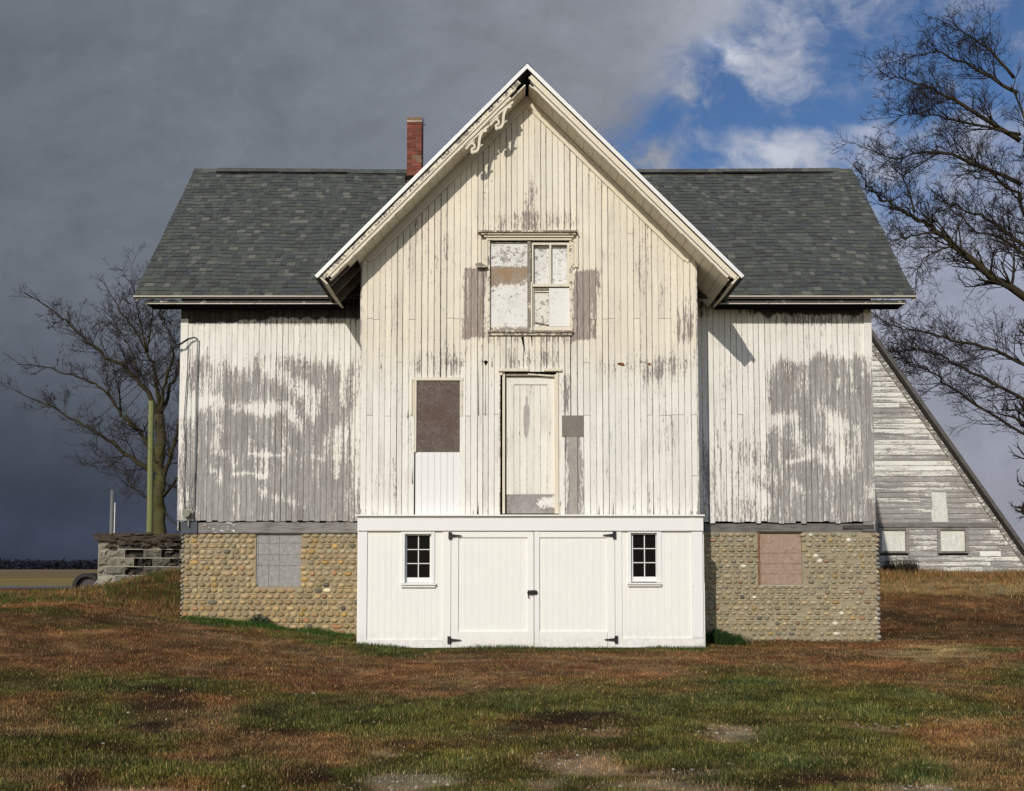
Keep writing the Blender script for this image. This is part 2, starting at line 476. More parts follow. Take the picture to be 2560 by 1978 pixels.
def backing(mb, pts):
    mb.add(pts, [tuple(range(len(pts)))], (0, 0, 2.0, .5))  # near-black sheet supplies the dark seen through the board gaps

# ---- paint layouts, written in photo pixels and stored on the boards
def zt_(ox, oy, sc): return lambda pts: [(ox+x/sc, oy+y/sc) for x, y in pts]
def paint_left(S, ZZ):
    px, py = proj(S, YW, ZZ); q = zt_(170, 640, 2.908); w = 1/2.908
    p = .17+.17*fbm(px/26, py/60, 3)-.12*sst(1120, 1240, py)
    p = p+.72*sst(835+90/2.9, 835-10, py-640/1+0)*0
    edge_y = 640+(745+70*vn(px/33, 0*px, 5)-40*np.exp(-((px-520)/45)**2))/2.908
    p = p+.74*sst(edge_y+30, edge_y-42, py)
    p = p+.20*sst(850, 880, px)+.22*sst(505, 480, px)*(.4+1.2*vn(px/5, py/120, 29))
    for pts, wd, am in (
        ([(1230, 745), (1080, 800), (1010, 950), (930, 1090)], 95, .40), ([(1450, 820), (1570, 870), (1650, 960), (1760, 1000), (1790, 1130)], 62, .48),
        ([(890, 1095), (1060, 1045), (1200, 1100)], 40, .5), ([(1300, 1105), (1480, 1135)], 46, .66), ([(1480, 1080), (1610, 1100), (1690, 1230)], 48, .48),
        ([(2005, 560), (2005, 1080)], 26, .6), ([(1960, 1260), (1965, 1600)], 30, .62), ([(2095, 880), (2095, 1680)], 22, .5),
        ([(1320, 1440), (1560, 1450)], 13, .55), ([(1430, 1440), (1440, 1580)], 36, .48), ([(1200, 1590), (1310, 1578), (1440, 1612)], 16, .62),
        ([(1650, 1400), (1660, 1500)], 22, .55), ([(1770, 1450), (1840, 1480)], 14, .6), ([(1080, 1120), (1090, 1420)], 34, .38), ([(1150, 1440), (1210, 1520)], 34, .5), ([(1050, 1560), (1100, 1640)], 30, .4),
        ([(1400, 1720), (1580, 1780), (1720, 1820)], 36, .42), ([(1290, 800), (1300, 900)], 26, .42), ([(1640, 1160), (1680, 1300)], 26, .35), ([(860, 600), (850, 1150)], 28, .34)):
        p = p+stroke(px, py, q(pts), wd*w, am*1.0)
    p = p-.25*np.exp(-((px-(170+1100*w))/30)**2-((py-(640+1230*w))/40)**2)
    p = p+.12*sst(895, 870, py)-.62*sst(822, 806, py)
    st = np.where(py < 830, 1.0, 0)*(.85*sst(818, 800, py)*sst(640, 560, px+60*vn(px/9, 0*px, 23))+.9*sst(806, 786, py)*(.62+.7*vn(px/12, 0*px, 19))+.5*sst(720, 500, px)*sst(812, 790, py)+.65*(vn(px/7, 0*px, 9)-.35)*sst(814, 806, py)*sst(780, 800, py))  # tarry stain and drips, blackened further down to the eave's shadow line
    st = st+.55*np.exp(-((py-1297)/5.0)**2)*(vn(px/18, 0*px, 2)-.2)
    return np.clip(p, 0, 1.12), 0*p+.12, st
def paint_right(S, ZZ):
    px, py = proj(S, YW, ZZ); q = zt_(1650, 640, 2.908); w = 1/2.908
    zx, zy = (px-1650)*2.908, (py-640)*2.908
    p = .20+.17*fbm(px/26, py/60, 13)
    p = p+.62*sst(880, 760, zx)*sst(1500, 1150, zy)+.36*sst(880, 700, zx)*sst(1150, 1400, zy)
    ey = 690+130*vn(px/40, 0*px, 7)-90*np.exp(-((zx-1200)/90)**2)
    p = p+.72*sst(ey+60, ey-50, zy)
    p = p+.5*sst(1480, 1510, zx)*sst(1000, 700, zy)
    for pts, wd, am in (
        ([(1170, 1100), (1330, 1230)], 60, .46), ([(1270, 1240), (1325, 1500)], 60, .5), ([(820, 1200), (960, 1170)], 45, .5), ([(960, 650), (1050, 1000)], 60, .35),
        ([(940, 1500), (1080, 1470)], 14, .6), ([(1000, 1300), (1060, 1420)], 60, .32), ([(1120, 1430), (1200, 1500)], 36, .35), ([(1430, 1240), (1440, 1560)], 22, .42), ([(1380, 700), (1390, 980)], 26, .4),
        ([(700, 1560), (820, 1620)], 60, .3), ([(1290, 900), (1290, 960)], 14, .6), ([(1480, 820), (1490, 1680)], 9, .55),
        ([(680, 1700), (780, 1780)], 40, .45), ([(980, 1660), (1080, 1740)], 26, .5), ([(1500, 1700), (1560, 1780)], 40, .4)):
        p = p+stroke(px, py, q(pts), wd*w, am)
    p = p-.45*np.exp(-((zx-870)/70)**2-((zy-1010)/110)**2)-.2*np.exp(-((zx-1180)/120)**2-((zy-950)/260)**2)
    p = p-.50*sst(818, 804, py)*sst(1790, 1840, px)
    st = .78*sst(800, 776, py)*sst(1800, 1900, px)*(.7+.7*vn(px/14, 0*px, 18))+.5*sst(1800, 1760, px)*sst(812, 790, py)+.72*(vn(px/9, 0*px, 4)-.28)*sst(820, 806, py)*sst(775, 800, py)*sst(1800, 1840, px)  # eave stain and drips, with shade painted in down to the shadow line
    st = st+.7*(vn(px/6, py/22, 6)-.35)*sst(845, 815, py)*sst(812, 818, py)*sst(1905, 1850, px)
    return np.clip(p, 0, 1.12), 0*p+.12, st
def paint_gable(S, ZZ):
    px, py = proj(S, YG, ZZ)
    p = 1.13-.30*sst(.42, .72, fbm(px/55, py/110, 21))
    rects = [(1158, 1218, 671, 846, .98, 3), (1436, 1490, 676, 850, .95, 3), (1025, 1150, 880, 944, .46, 22), (1255, 1400, 870, 922, .46, 25), (1215, 1440, 838, 858, .45, 10), (1196, 1222, 580, 690, .48, 10), (1290, 1360, 440, 520, .30, 40), (1105, 1135, 585, 690, .34, 14), (1590, 1640, 600, 760, .22, 26), (980, 1010, 820, 900, .22, 22), (1150, 1240, 850, 925, .25, 24),
             (1235, 1440, 530, 578, .42, 14), (1500, 1720, 895, 945, .30, 22), (1690, 1735, 740, 860, .45, 12), (1400, 1415, 935, 1035, .75, 4), (1730, 1746, 1230, 1290, .35, 8),
             (1423, 1445, 1092, 1300, 1.0, 1.2), (1640, 1700, 700, 760, .12, 20), (1085, 1130, 820, 890, .10, 25), (1250, 1330, 1000, 1080, .0, 5)]
    for x0, x1, y0, y1, am, so in rects:
        p = p-am*sst(x0-so, x0+so, px)*sst(x1+so, x1-so, px)*sst(y0-so, y0+so, py)*sst(y1+so, y1-so, py)
    p = p-.35*sst(1262, 1290, py)*(vn(px/6, 0*px, 31))
    tone = .80*sst(1010, 830, py)+.18+.25*(fbm(px/60, py/60, 8)-.5)
    tone = tone*(1-.35*np.exp(-((px-1400)/90)**2-((py-420)/110)**2))
    return np.clip(p, 0, 1.2), np.clip(tone, 0, 1), 0*p
def plain(pv, tv=.2, sv=0.0):
    return lambda S, ZZ: (pv+0*S, tv+0*S, sv+0*S)

# ================================================================== gable front
fy = lambda Y: (lambda s, o, z: (s, Y-o, z))
oU = (X(1221, YG, 700), X(1427, YG, 700), Z(836, YG), Z(598, YG))
oD = (X(1250, YG, 1100), X(1397, YG, 1100), Z(1300, YG), Z(930, YG))
oP = (X(1036, YG, 1050), X(1149, YG, 1050), Z(1300, YG), Z(947, YG))
oS = (X(1405, YG, 1065), X(1459, YG, 1065), Z(1092, YG), Z(1038.5, YG))
anc = [XGL]+[X(q, YG) for q in (1036.5, 1149.5, 1221, 1250, 1397, 1427, 1459)]+[XGR]
ged = [XGL]
for q0, q1 in zip(anc, anc[1:]):
    nn_ = max(1, round((q1-q0)/.091)); jj_ = [0]+[R(-.006, .006) for _ in range(nn_-1)]+[0]
    ged += [q0+(q1-q0)*k/nn_+jj_[k] for k in range(1, nn_+1)]
mb = MB()
zj = lambda py: Z(py, YG)
boards(mb, fy(YG), XGL, XGR, zsof, lambda x: Z(1287, YG), paint_gable, holes=[oU, oD, oP], edges=ged, joints=[(zj(798), .012, .30), (zj(1038), .02, .42), (zj(585), .004, .14), (zj(905), .02, .10), (zj(1190), .01, .05)], step=.045, gap=.0055)
backing(mb, [(XGL+.01, YG+.16, Z(1288, YG)), (XGR-.01, YG+.16, Z(1288, YG)), (XGR-.01, YG+.16, zsof(XGR)), (APX.x, YG+.16, zsof(APX.x)), (XGL+.01, YG+.16, zsof(XGL))])
gw = mb.build('gable_wall', 'old_white_siding', barn); gw['label'] = 'cream peeling vertical board gable wall'
# dark knot holes and rust spots on the boards
for px, py, r in ((1214.5, 907, 5.2),):
    mb = MB(); c = W(px, py, YG-.022); mb.prism([(c.x+r/170*(.8+.3*math.sin(3*t))*math.cos(t)*1.1, c.z+r/170*math.sin(t)*1.2) for t in [k*math.pi/6 for k in range(12)]], YG-.0245, YG-.018); mb.build('knot_hole', 'pit_dark', gw)
for px, y0, y1, wd in ((1213.5, 912, 1040, 1.2), (1196.5, 902, 1040, 2.0), (1230, 893, 918, 2.5), (1020, 1025, 1046, 3.0), (952, 905, 922, 2.5), (1195.6, 1255, 1287, 3.2), (1496, 1262, 1287, 2.8), (1531, 1255, 1287, 2.5), (1032, 1170, 1210, 2), (1632, 1255, 1287, 2.2), (1308, 0, 0, 0)):
    if wd: mb = MB(); mb.prism([(X(px-wd/2, YG), Z(y1, YG)), (X(px+wd/2, YG), Z(y1, YG)), (X(px+.3, YG), Z(y0, YG))], YG-.0246, YG-.017); mb.build('board_crack', 'pit_dark', gw)
for p0, p1, wd in (((1306, 843), (1314, 892), 7), ((1329, 840), (1331, 870), 4), ((1297, 902), (1299, 922), 3)):
    mb = MB(); mb.prism([(X(p0[0]-wd/2, YG), Z(p0[1], YG)), (X(p0[0]+wd/2, YG), Z(p0[1], YG)), (X(p1[0], YG), Z(p1[1], YG))], YG-.0248, YG-.017); mb.build('board_crack', 'pit_dark', gw)
for px, py, w_, h_ in ((1551, 911, 9, 4), (1623, 911, 4, 4.5), (1505, 903, 1.5, 4), (1556, 914, 7, 2.5)):
    c = W(px, py, YG); mb = MB(); mb.prism([(c.x+w_/170*R(.7, 1.1)*math.cos(t), c.z+h_/170*R(.7, 1.1)*math.sin(t)) for t in [k*math.pi/5 for k in range(10)]], YG-.0235-.0004*(h_ < 3), YG-.017, (.16, .06, .025, 1)); mb.build('rust_stain', 'tinted_board', gw)

# soffit-side frieze board on the gable wall, both slopes
def slope_band(mb, side, d0, d1, y0, y1, a=(1, 0, 0, .5), s0=0.0, s1=0.0, rag=0.0, n=1):
    """strip parallel to a gable slope, d0..d1 square to it below the roof face, trimmed s0 at apex and s1 at the tip"""
    tip = TL if side < 0 else TR
    A = Vector((APX.x, APX.z)); T = Vector((tip.x, tip.z))
    d = (T-A); L = d.length; d.normalize()
    nn = Vector((-d.y, d.x)) if side > 0 else Vector((d.y, -d.x))
    if nn.y > 0: nn = -nn
    def pt(s, dd):
        sx = dd*abs(nn.x/d.x) if s <= 0 else 0   # mitre on the centre line
        q = A+d*(s+sx if s <= 0 else max(s, dd*abs(nn.x/d.x)))+nn*dd
        return (q.x, q.y)
    L1 = L-s1
    for k in range(n):
        a0 = s0+(L1-s0)*k/n; a1 = s0+(L1-s0)*(k+1)/n
        e0 = R(-rag, rag); e1 = e0 if n == 1 else R(-rag, rag)
        mb.prism([pt(a0, d0), pt(a1, d0), pt(a1, d1+rag*0+(e1 if k < n-1 else 0)), pt(a0, d1+e0)], y0, y1, a)
for sd in (-1, 1):
    mb = MB()
    slope_band(mb, sd, SOF+.002, SOF+.105, YG-.036, YG-.0205, (.98, 0, 0, .5), 0, .74)
    slope_band(mb, sd, SOF+.105, SOF+.122, YG-.046, YG-.0205, (.92, 0, 0, .5), 0, .80)
    mb.build('frieze_board', 'trim_cream', gw)

# ================================================================== gable roof
def shingle_plane(mb, O, U, V, Nn, ul, vl, expo=.112, keep=None, tw=(.07, .17), warp=None):
    rows = int(vl/expo)+1
    for r in range(rows):
        v0 = r*expo; v1 = min(v0+expo+.03, vl)
        if v0 >= vl-.02: break
        u = -R(0, .2)
        while u < ul:
            w_ = R(*tw); a, b = max(u, 0), min(u+w_, ul); u += w_
            if b-a < .01: continue
            if keep and not keep((a+b)/2, v0+.05): continue
            h = random.choice((.010, .012, .018, .019)); jb = R(-.004, .004)
            rn = min(1, max(0, random.gauss(.48, .26))); bl = 1.0 if R(0, 1) < .16 else 0.0
            q = lambda uu, vv, hh: tuple(O+U*uu+V*vv+Nn*(hh+(warp(uu, vv) if warp else 0)))
            mb.add([q(a+.0015, v0+jb, 0), q(b-.0015, v0+jb, 0), q(b-.0015, v0+jb, h), q(a+.0015, v0+jb, h), q(a+.0015, v1, .004), q(b-.0015, v1, .004)],
                   [(0, 1, 2, 3), (3, 2, 5, 4), (0, 3, 4), (1, 5, 2)], (rn, bl, 0, 1))
groof = MB()
ysl = lambda x: YR-abs(x-APX.x)*MLs/SLW+.15
for sd, tip in ((-1, TL), (1, TR)):
    d = Vector((APX.x-tip.x, 0, APX.z-tip.z)); L = d.length; d.normalize()
    nn = Vector((-d.z*0-d.z*(1 if sd > 0 else -1)*0, 0, 0)); nn = Vector((sd*abs(d.z), 0, abs(d.x)))
    O = Vector((tip.x, YO-.035, tip.z))
    shingle_plane(groof, O, Vector((0, 1, 0)), d, nn, YR-YO+.03, L, keep=lambda u, v, O=O, d=d: O.y+u < ysl(O.x+d.x*v), tw=(.2, .45))
    # deck
    xe = tip.x; ye = ysl(xe); tn = .03*math.sqrt(1+MLs**2)
    V = [(xe, YO-.02, tip.z-.002), (xe, ye, tip.z-.002), (APX.x, YR, APX.z-.002), (APX.x, YO-.02, APX.z-.002)]
    groof.add(V+[(x, y, z-tn) for x, y, z in V], [(0, 1, 2, 3), (7, 6, 5, 4), (0, 3, 7, 4), (0, 4, 5, 1), (1, 5, 6, 2)], (.2, 0, 0, 1))
gr = groof.build('gable_roof', 'asphalt_shingle', barn); gr['label'] = 'steep shingled front gable roof'
for sd in (-1, 1): mb = MB(); slope_band(mb, sd, -.006, .045, YO-.034, YO-.02, s0=0, s1=-.012); mb.build('drip_edge', 'white_metal_edge', gr)
for sd, a0 in ((-1, .42), (1, .24)):
    mb = MB()
    slope_band(mb, sd, .056, .122, YO, YO+.03, (.50 if sd < 0 else .90, 0, 0, .5), a0*.62, .05)
    slope_band(mb, sd, .122, .141, YO-.028, YO+.03, (.95, 0, 0, .5), a0*.9, .10)
    slope_band(mb, sd, .141, .152, YO+.008, YO+.03, (.1, 0, 0, .5), a0*.9, .10)
    slope_band(mb, sd, .152, .188, YO-.018, YO+.03, (.80, 0, 0, .5), a0*1.25, .14, rag=.006, n=26)
    mb.build('rake_fascia', 'trim_cream', gr)
# soffit boards on the underside of the overhanging gable roof
for sd, tip in ((-1, TL), (1, TR)):
    mb = MB(); A = Vector((APX.x, APX.z)); T = Vector((tip.x, tip.z)); d = (T-A); L = d.length; d.normalize()
    nn = Vector((-d.y, d.x)); nn = nn if nn.y < 0 else -nn
    s = .22
    while s < L-.12:
        w_ = R(.15, .19); e = min(s+w_, L-.10)
        xm = A.x+d.x*(s+e)/2
        inside = (XGL < xm < XGR)
        y1 = YG-.005 if inside else min(ysl(xm)+.1, YW-.02)
        y0 = YO+.03
        if sd < 0 and not inside and s > L-.62: y1 = y0+.20 if R(0, 1) < .5 else y0+.06     # missing boards: dark hole at the left eave
        p = [A+d*(s+.003)+nn*(SOF-.018), A+d*(e-.003)+nn*(SOF-.018), A+d*(e-.003)+nn*SOF, A+d*(s+.003)+nn*SOF]
        mb.prism([(v.x, v.y) for v in p], y0, y1, (R(.8, 1.0), 0, 0, R(0, 1)))
        s = e
    mb.build('soffit', 'trim_cream', gr)
# eave fascia boards running back along each side of the gable roof
for sd, tip in ((-1, TL), (1, TR)):
    mb = MB(); A = Vector((APX.x, APX.z)); T = Vector((tip.x, tip.z)); d = (T-A).normalized(); nn = Vector((-d.y, d.x)); nn = nn if nn.y < 0 else -nn
    p = [T-d*.02+nn*.035, T-d*.045+nn*.035, T-d*.045+nn*(SOF+.01), T-d*.02+nn*(SOF+.01)]
    mb.prism([(v.x, v.y) for v in p], YO+.002, ysl(tip.x), (.72, 0, 0, .5)); mb.build('eave_fascia', 'trim_cream', gr)
    for k in range(4):     # rafter tails in the open eave
        y = YO+.32+k*.42
        if y > ysl(tip.x): break
        p = [T-d*.06+nn*.04, T-d*1.0+nn*.04, T-d*1.0+nn*.15, T-d*.06+nn*.15]
        mb = MB(); mb.prism([(v.x, v.y) for v in p], y, y+.05, (.1, 0, 0, .5)); mb.build('rafter', 'trim_cream', gr)

# scroll brackets under the left rake
def ribbon(mb, pts, ws, y0, y1, a):
    P = [Vector(p) for p in pts]; Lf = []; Rt = []
    for i, p in enumerate(P):
        t = (P[min(i+1, len(P)-1)]-P[max(i-1, 0)]).normalized(); nn = Vector((-t.y, t.x)); w_ = ws[i] if isinstance(ws, list) else ws
        Lf.append(p+nn*w_/2); Rt.append(p-nn*w_/2)
    n = len(P); V = []
    for q in Lf: V.append((q.x, y0, q.y))
    for q in Rt: V.append((q.x, y0, q.y))
    for q in Lf: V.append((q.x, y1, q.y))
    for q in Rt: V.append((q.x, y1, q.y))
    Fs = []
    for i in range(n-1):
        Fs += [(i, i+1, n+i+1, n+i), (2*n+i, 3*n+i, 3*n+i+1, 2*n+i+1), (i, 2*n+i, 2*n+i+1, i+1), (n+i, n+i+1, 3*n+i+1, 3*n+i)]
    Fs += [(0, n, 3*n, 2*n), (n-1, 3*n-1, 4*n-1, 2*n-1)]
    mb.add(V, Fs, a)
def smooth(pts, n=6):
    P = [Vector(p) for p in pts]; P = [2*P[0]-P[1]]+P+[2*P[-1]-P[-2]]; out = []
    for i in range(1, len(P)-2):
        for k in range(n):
            t = k/n
            out.append(.5*((2*P[i])+(P[i+1]-P[i-1])*t+(2*P[i-1]-5*P[i]+4*P[i+1]-P[i+2])*t*t+(3*P[i]-P[i-1]-3*P[i+1]+P[i+2])*t**3))
    out.append(P[-2]); return out
def bracket(ox, oy):
    """coordinates in zoomed photo pixels relative to a bracket's eye, unprojected to the rake plane"""
    mb = MB(); yb = YO+.0
    def q(pts): return [(lambda w_: (w_.x, w_.z))(W(1100+(ox+x)/5.113, 150+(oy+y)/5.113, YO)) for x, y in pts]
    u = 1/5.113/175.0
    col = (.93, 0, 0, .5)
    ribbon(mb, smooth(q([(170, -215), (120, -190), (90, -130), (75, -60), (70, 10), (40, 62), (-5, 75), (-22, 95)])), [34*u]*99, yb-.004, yb+.034, col)
    ribbon(mb, smooth(q([(72, -10), (95, -5), (125, -22)])), [26*u*(1-k/16) for k in range(13)], yb-.002, yb+.032, col)
    ribbon(mb, smooth(q([(-12, 92), (-22, 45), (-2, 28), (18, 12), (12, -18), (-20, -34), (-52, -14), (-78, 20), (-98, 40)])), [25*u]*99, yb-.006, yb+.036, col)
    ribbon(mb, smooth(q([(-25, -30), (10, -72), (-40, -60)])), [22*u]*99, yb-.003, yb+.033, col)
    ribbon(mb, smooth(q([(118, -195), (150, -185), (178, -198)])), [28*u*(1-k/15) for k in range(13)], yb-.005, yb+.035, col)
    ribbon(mb, q([(-110, -10), (200, -262)]), 26*u, yb-.001, yb+.031, col)
    mb.build('scroll_bracket', 'trim_cream', gr)
bracket(425, 1100); bracket(735, 795)
# ridge cap of the gable
mb = MB(); y = YO-.03
while y < YR-.1:
    e = y+.15
    for sd in (-1, 1):
        xx = APX.x+sd*.10
        mb.add([(APX.x, y, APX.z+.026), (xx, y, ztop(xx)+.026), (xx, e+.02, ztop(xx)+.016), (APX.x, e+.02, APX.z+.016)], [(0, 1, 2, 3)], (R(.2, .8), 0, 0, 1))
    y = e
mb.build('ridge_cap', 'asphalt_shingle', gr)

# ================================================================== gable cheeks and wings
for xs, sg in ((XGL, -1), (XGR, 1)):
    mb = MB()
    f = lambda s, o, z, xs=xs, sg=sg: (xs+sg*o, s, z)
    boards(mb, f, YG+.002, YW, lambda s, xs=xs: zsof(xs), lambda s: Z(1287, YG), plain(.75, .3), step=.2, ragged=.01)
    backing(mb, [(xs-sg*.01, YG, 0), (xs-sg*.01, YW, 0), (xs-sg*.01, YW, zsof(xs)), (xs-sg*.01, YG, zsof(xs))])
    mb.build('gable_side_wall', 'old_white_siding', barn)

def wing(xa, xb, field, base_py, xend, sg, lab, rag):
    mb = MB()
    ztp = ZE+(YW-YE)*SLW-.05
    boards(mb, fy(YW), xa, xb, lambda x: ztp, lambda x: Z(base_py, YW), field, joints=[(Z(1010, YW), .3, .04)], ragged=rag, step=.04, gap=.0045)
    backing(mb, [(xa, YW+.03, Z(base_py-12, YW)), (xb, YW+.03, Z(base_py-12, YW)), (xb, YW+.03, ztp), (xa, YW+.03, ztp)])
    # corner board
    c0, c1 = (xend, xend+sg*.115)
    xs_ = sorted((c0, c1)); S = [Z(base_py-2, YW)+k*.06 for k in range(int((ztp-Z(base_py, YW))/.06)+1)]
    for k in range(len(S)-1):
        p, t, st = field(np.array([(c0+c1)/2]*2), np.array(S[k:k+2]))
        bump_ = .12*(.2+1.4*float(vn(k*.22, 0, 3))) if sg > 0 else -.08
        b = len(mb.v)
        mb.box(xs_[0], xs_[1], YW-.036, YW-.0205, S[k], S[k+1]-.0001*(k % 2), (min(1, p[0]+bump_), t[0], st[0], .4+.3*sg))
    w_ = mb.build('wing_wall', 'old_white_siding', barn); w_['label'] = lab
    return w_
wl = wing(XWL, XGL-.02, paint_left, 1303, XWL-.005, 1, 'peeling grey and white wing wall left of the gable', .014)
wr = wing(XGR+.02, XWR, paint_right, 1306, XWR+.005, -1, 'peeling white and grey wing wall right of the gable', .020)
# end walls and back wall
mb = MB()
zt0 = ZE+(YW-YE)*SLW-.05
def ztw(y): return min(zt0+(y-YW)*SLW, zt0+(YBK-y)*SLW)
for xs, sg in ((XWL, -1), (XWR, 1)):
    mb = MB(); f = lambda s, o, z, xs=xs, sg=sg: (xs+sg*(o-.02), s, z)
    boards(mb, f, YW-.018, YBK, ztw, lambda s: 1.75, plain(.5, .15), step=.15, w=.14, ragged=.01)
    backing(mb, [(xs-sg*.05, YW, 1.7), (xs-sg*.05, YBK, 1.7), (xs-sg*.05, YBK, zt0), (xs-sg*.05, YR, ztw(YR)), (xs-sg*.05, YW, zt0)]); mb.build('end_wall', 'old_white_siding', barn)
mb = MB()
boards(mb, lambda s, o, z: (s, YBK+o, z), XWL, XWR, lambda s: zt0, lambda s: 1.75, plain(.5, .15), step=.3, w=.2)
mb.build('back_wall', 'old_white_siding', barn)

# wing roof
mb = MB()
sl = math.hypot(YR-YE, ZR_-ZE); vF = Vector((0, (YR-YE)/sl, (ZR_-ZE)/sl)); nF = Vector((0, -vF.z, vF.y))
ul = ER.x-EL.x
sag = lambda u, v: -.045*math.sin(math.pi*min(1, max(0, u/ul)))*max(0.0, v/sl)**1.5+.016*math.sin(u*1.9+.6)*math.sin(v*1.3+.4)+.006*math.sin(u*5.3+v*3.1)
shingle_plane(mb, Vector((EL.x, YE, ZE)), Vector((1, 0, 0)), vF, nF, ul, sl, warp=sag, keep=lambda u, v: not (abs(EL.x+u-APX.x) < 1.0*(APX.z-.5-(ZE+v*vF.z))))
vB = Vector((0, -vF.y, vF.z)); nB_ = Vector((0, vF.z, vF.y))
shingle_plane(mb, Vector((ER.x, 2*YR-YE, ZE)), Vector((-1, 0, 0)), vB, nB_, ul, sl, tw=(.5, 1.0))
prof = [(YE, ZE-.022), (YR, ZR_-.075), (2*YR-YE, ZE-.001), (2*YR-YE, ZE-.036), (YR, ZR_-.11), (YE, ZE-.045)]
n = 6; V = [(EL.x, y, z) for y, z in prof]+[(ER.x, y, z) for y, z in prof]
mb.add(V, [(0, 1, 7, 6), (1, 2, 8, 7), (2, 3, 9, 8), (3, 4, 10, 9), (4, 5, 11, 10), (5, 0, 6, 11), (5, 4, 1, 0), (4, 3, 2, 1), (6, 7, 10, 11), (7, 8, 9, 10)], (.2, 0, 0, 1))
wroof = mb.build('wing_roof', 'asphalt_shingle', barn); wroof['label'] = 'long grey shingled roof over both wings'
mb = MB(); u = 0.0       # ridge caps, lifted along two stretches
while u < ul:
    e = min(u+.145, ul); xm = EL.x+u; pxm = proj(xm, YR, ZR_)[0]
    lift = .022-.030*math.sin(math.pi*u/ul)+(.016 if (540 < pxm < 870 or 1590 < pxm < 2080) else 0)
    for sg, vv in ((-1, vF), (1, vB)):
        a_ = Vector((xm, YR, ZR_+lift)); b_ = a_-vv*.14-Vector((0, 0, .0))
        mb.add([tuple(a_), tuple(a_+Vector((e-u+.02, 0, -.006))), tuple(b_+Vector((e-u+.02, 0, -.006))), tuple(b_)], [(0, 1, 2, 3)], (R(.15, .9), 0, 0, 1))
    u = e
mb.build('ridge_cap', 'asphalt_shingle', wroof)
for a_, b_ in ((545, 700), (705, 868), (1595, 1800), (1802, 2078)):
    mb = MB(); p_, q_ = X(a_, YR, 424), X(b_, YR, 424); k_ = -.030*math.sin(math.pi*((p_+q_)/2-EL.x)/ul)
    mb.box(p_, q_, YR-.115, YR-.04, ZR_-.104+k_, ZR_-.072+k_); mb.build('ridge_gap_shade', 'pit_dark', wroof)  # solid black strip painted in as the shade under the lifted caps
for a_, b_ in ((EL.x-.01, X(838, YE)), (X(1812, YE), ER.x+.01)): mb = MB(); mb.box(a_, b_, YE-.018, YE-.004, ZE-.015, ZE+.000, (.95, 0, 0, .5)); mb.build('drip_edge', 'trim_cream', wroof)
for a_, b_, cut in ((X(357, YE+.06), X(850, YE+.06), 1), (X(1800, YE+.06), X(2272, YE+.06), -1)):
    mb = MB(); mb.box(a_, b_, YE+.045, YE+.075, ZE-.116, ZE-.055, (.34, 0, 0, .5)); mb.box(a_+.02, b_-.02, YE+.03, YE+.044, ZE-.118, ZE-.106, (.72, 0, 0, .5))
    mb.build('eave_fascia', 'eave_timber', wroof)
    mb = MB(); mb.box(a_, b_, YE+.076, YW-.022, ZE-.104, ZE-.09); mb.build('soffit', 'pit_dark', wroof)  # soffit near-black: the dark under the eave is put into its colour
# barge boards on both roof ends
for xx in (EL.x+.02, ER.x-.05):
    for pr in (((YE+.02, ZE-.05), (YR, ZR_-.05)), ((2*YR-YE-.02, ZE-.05), (YR, ZR_-.05))):
        (y0, z0), (y1, z1) = pr
        mb = MB(); V = [(xx, y0, z0), (xx, y1, z1), (xx, y1, z1-.13), (xx, y0, z0-.015)]; V += [(xx+.03, y, z) for _, y, z in V]
        mb.add(V, [(0, 1, 2, 3), (7, 6, 5, 4), (0, 4, 5, 1), (3, 2, 6, 7), (0, 3, 7, 4), (1, 5, 6, 2)], (.75, 0, 0, .5)); mb.build('barge_board', 'trim_cream', wroof)

# chimney
mb = MB(); YC = 17.86
cx0, cx1 = X(1017.5, YC, 360), X(1054, YC, 360); zc1 = Z(292.5, YC); zc0 = Z(455, YC); dpt = .34
mb.box(cx0+.006, cx1-.006, YC+.006, YC+dpt-.006, zc0, zc1-.012, (.27, .22, .19, 1))
nc = 17; ch = (zc1-zc0)/nc
for r in range(nc):
    z = zc0+r*ch; top = (r == nc-1)
    hx = [cx0, cx0+(cx1-cx0)*(.66 if r % 2 else .34), cx1]
    for k in range(2):
        t_ = R(.75, 1.25); col = (.18*t_, .060*t_, .042*t_, 1) if not top else (.20*t_, .12*t_, .095*t_, 1)
        if R(0, 1) < .12: col = (.20, .13, .08, 1)
        e = R(-.003, .004)
        mb.box(hx[k]+(.003 if k else e), hx[k+1]-(.003 if not k else e), YC+R(-.003, .003), YC+dpt-.001, z+.004, z+ch-.004, col)
    for sx in (cx0, cx1):
        t_ = R(.7, 1.2); mb.box(sx-.002, sx+.002, YC+.01, YC+dpt-.012, z+.005, z+ch-.005, (.20*t_, .065*t_, .04*t_, 1))
chm = mb.build('chimney', 'old_brick', barn); chm['label'] = 'slim red brick chimney at the ridge'
mb = MB(); zf = zc1-1.25*ch
mb.box(cx0-.004, cx1+.004, YC-.006, YC+dpt+.004, zf, zf+.018, (.62, .58, .48, 1)); mb.build('mortar_band', 'cement_block', chm)
mb = MB()
mb.tube([(cx1+.02, YC+.06, zc1-.14), (cx1+.05, YC+.06, zc1-.125), (cx1+.075, YC+.05, zc1-.115)], .007, 5); mb.tube([(cx1+.035, YC+.06, zc1-.13), (cx1+.028, YC+.06, zc1+.01)], .006, 5)
mb.build('antenna_clip', 'black_iron', chm)
mb = MB(); mb.box(cx0-.03, cx1+.03, YC-.03, YC+dpt+.03, Z(449, YC), Z(440, YC)); mb.build('flashing', 'pit_dark', chm)

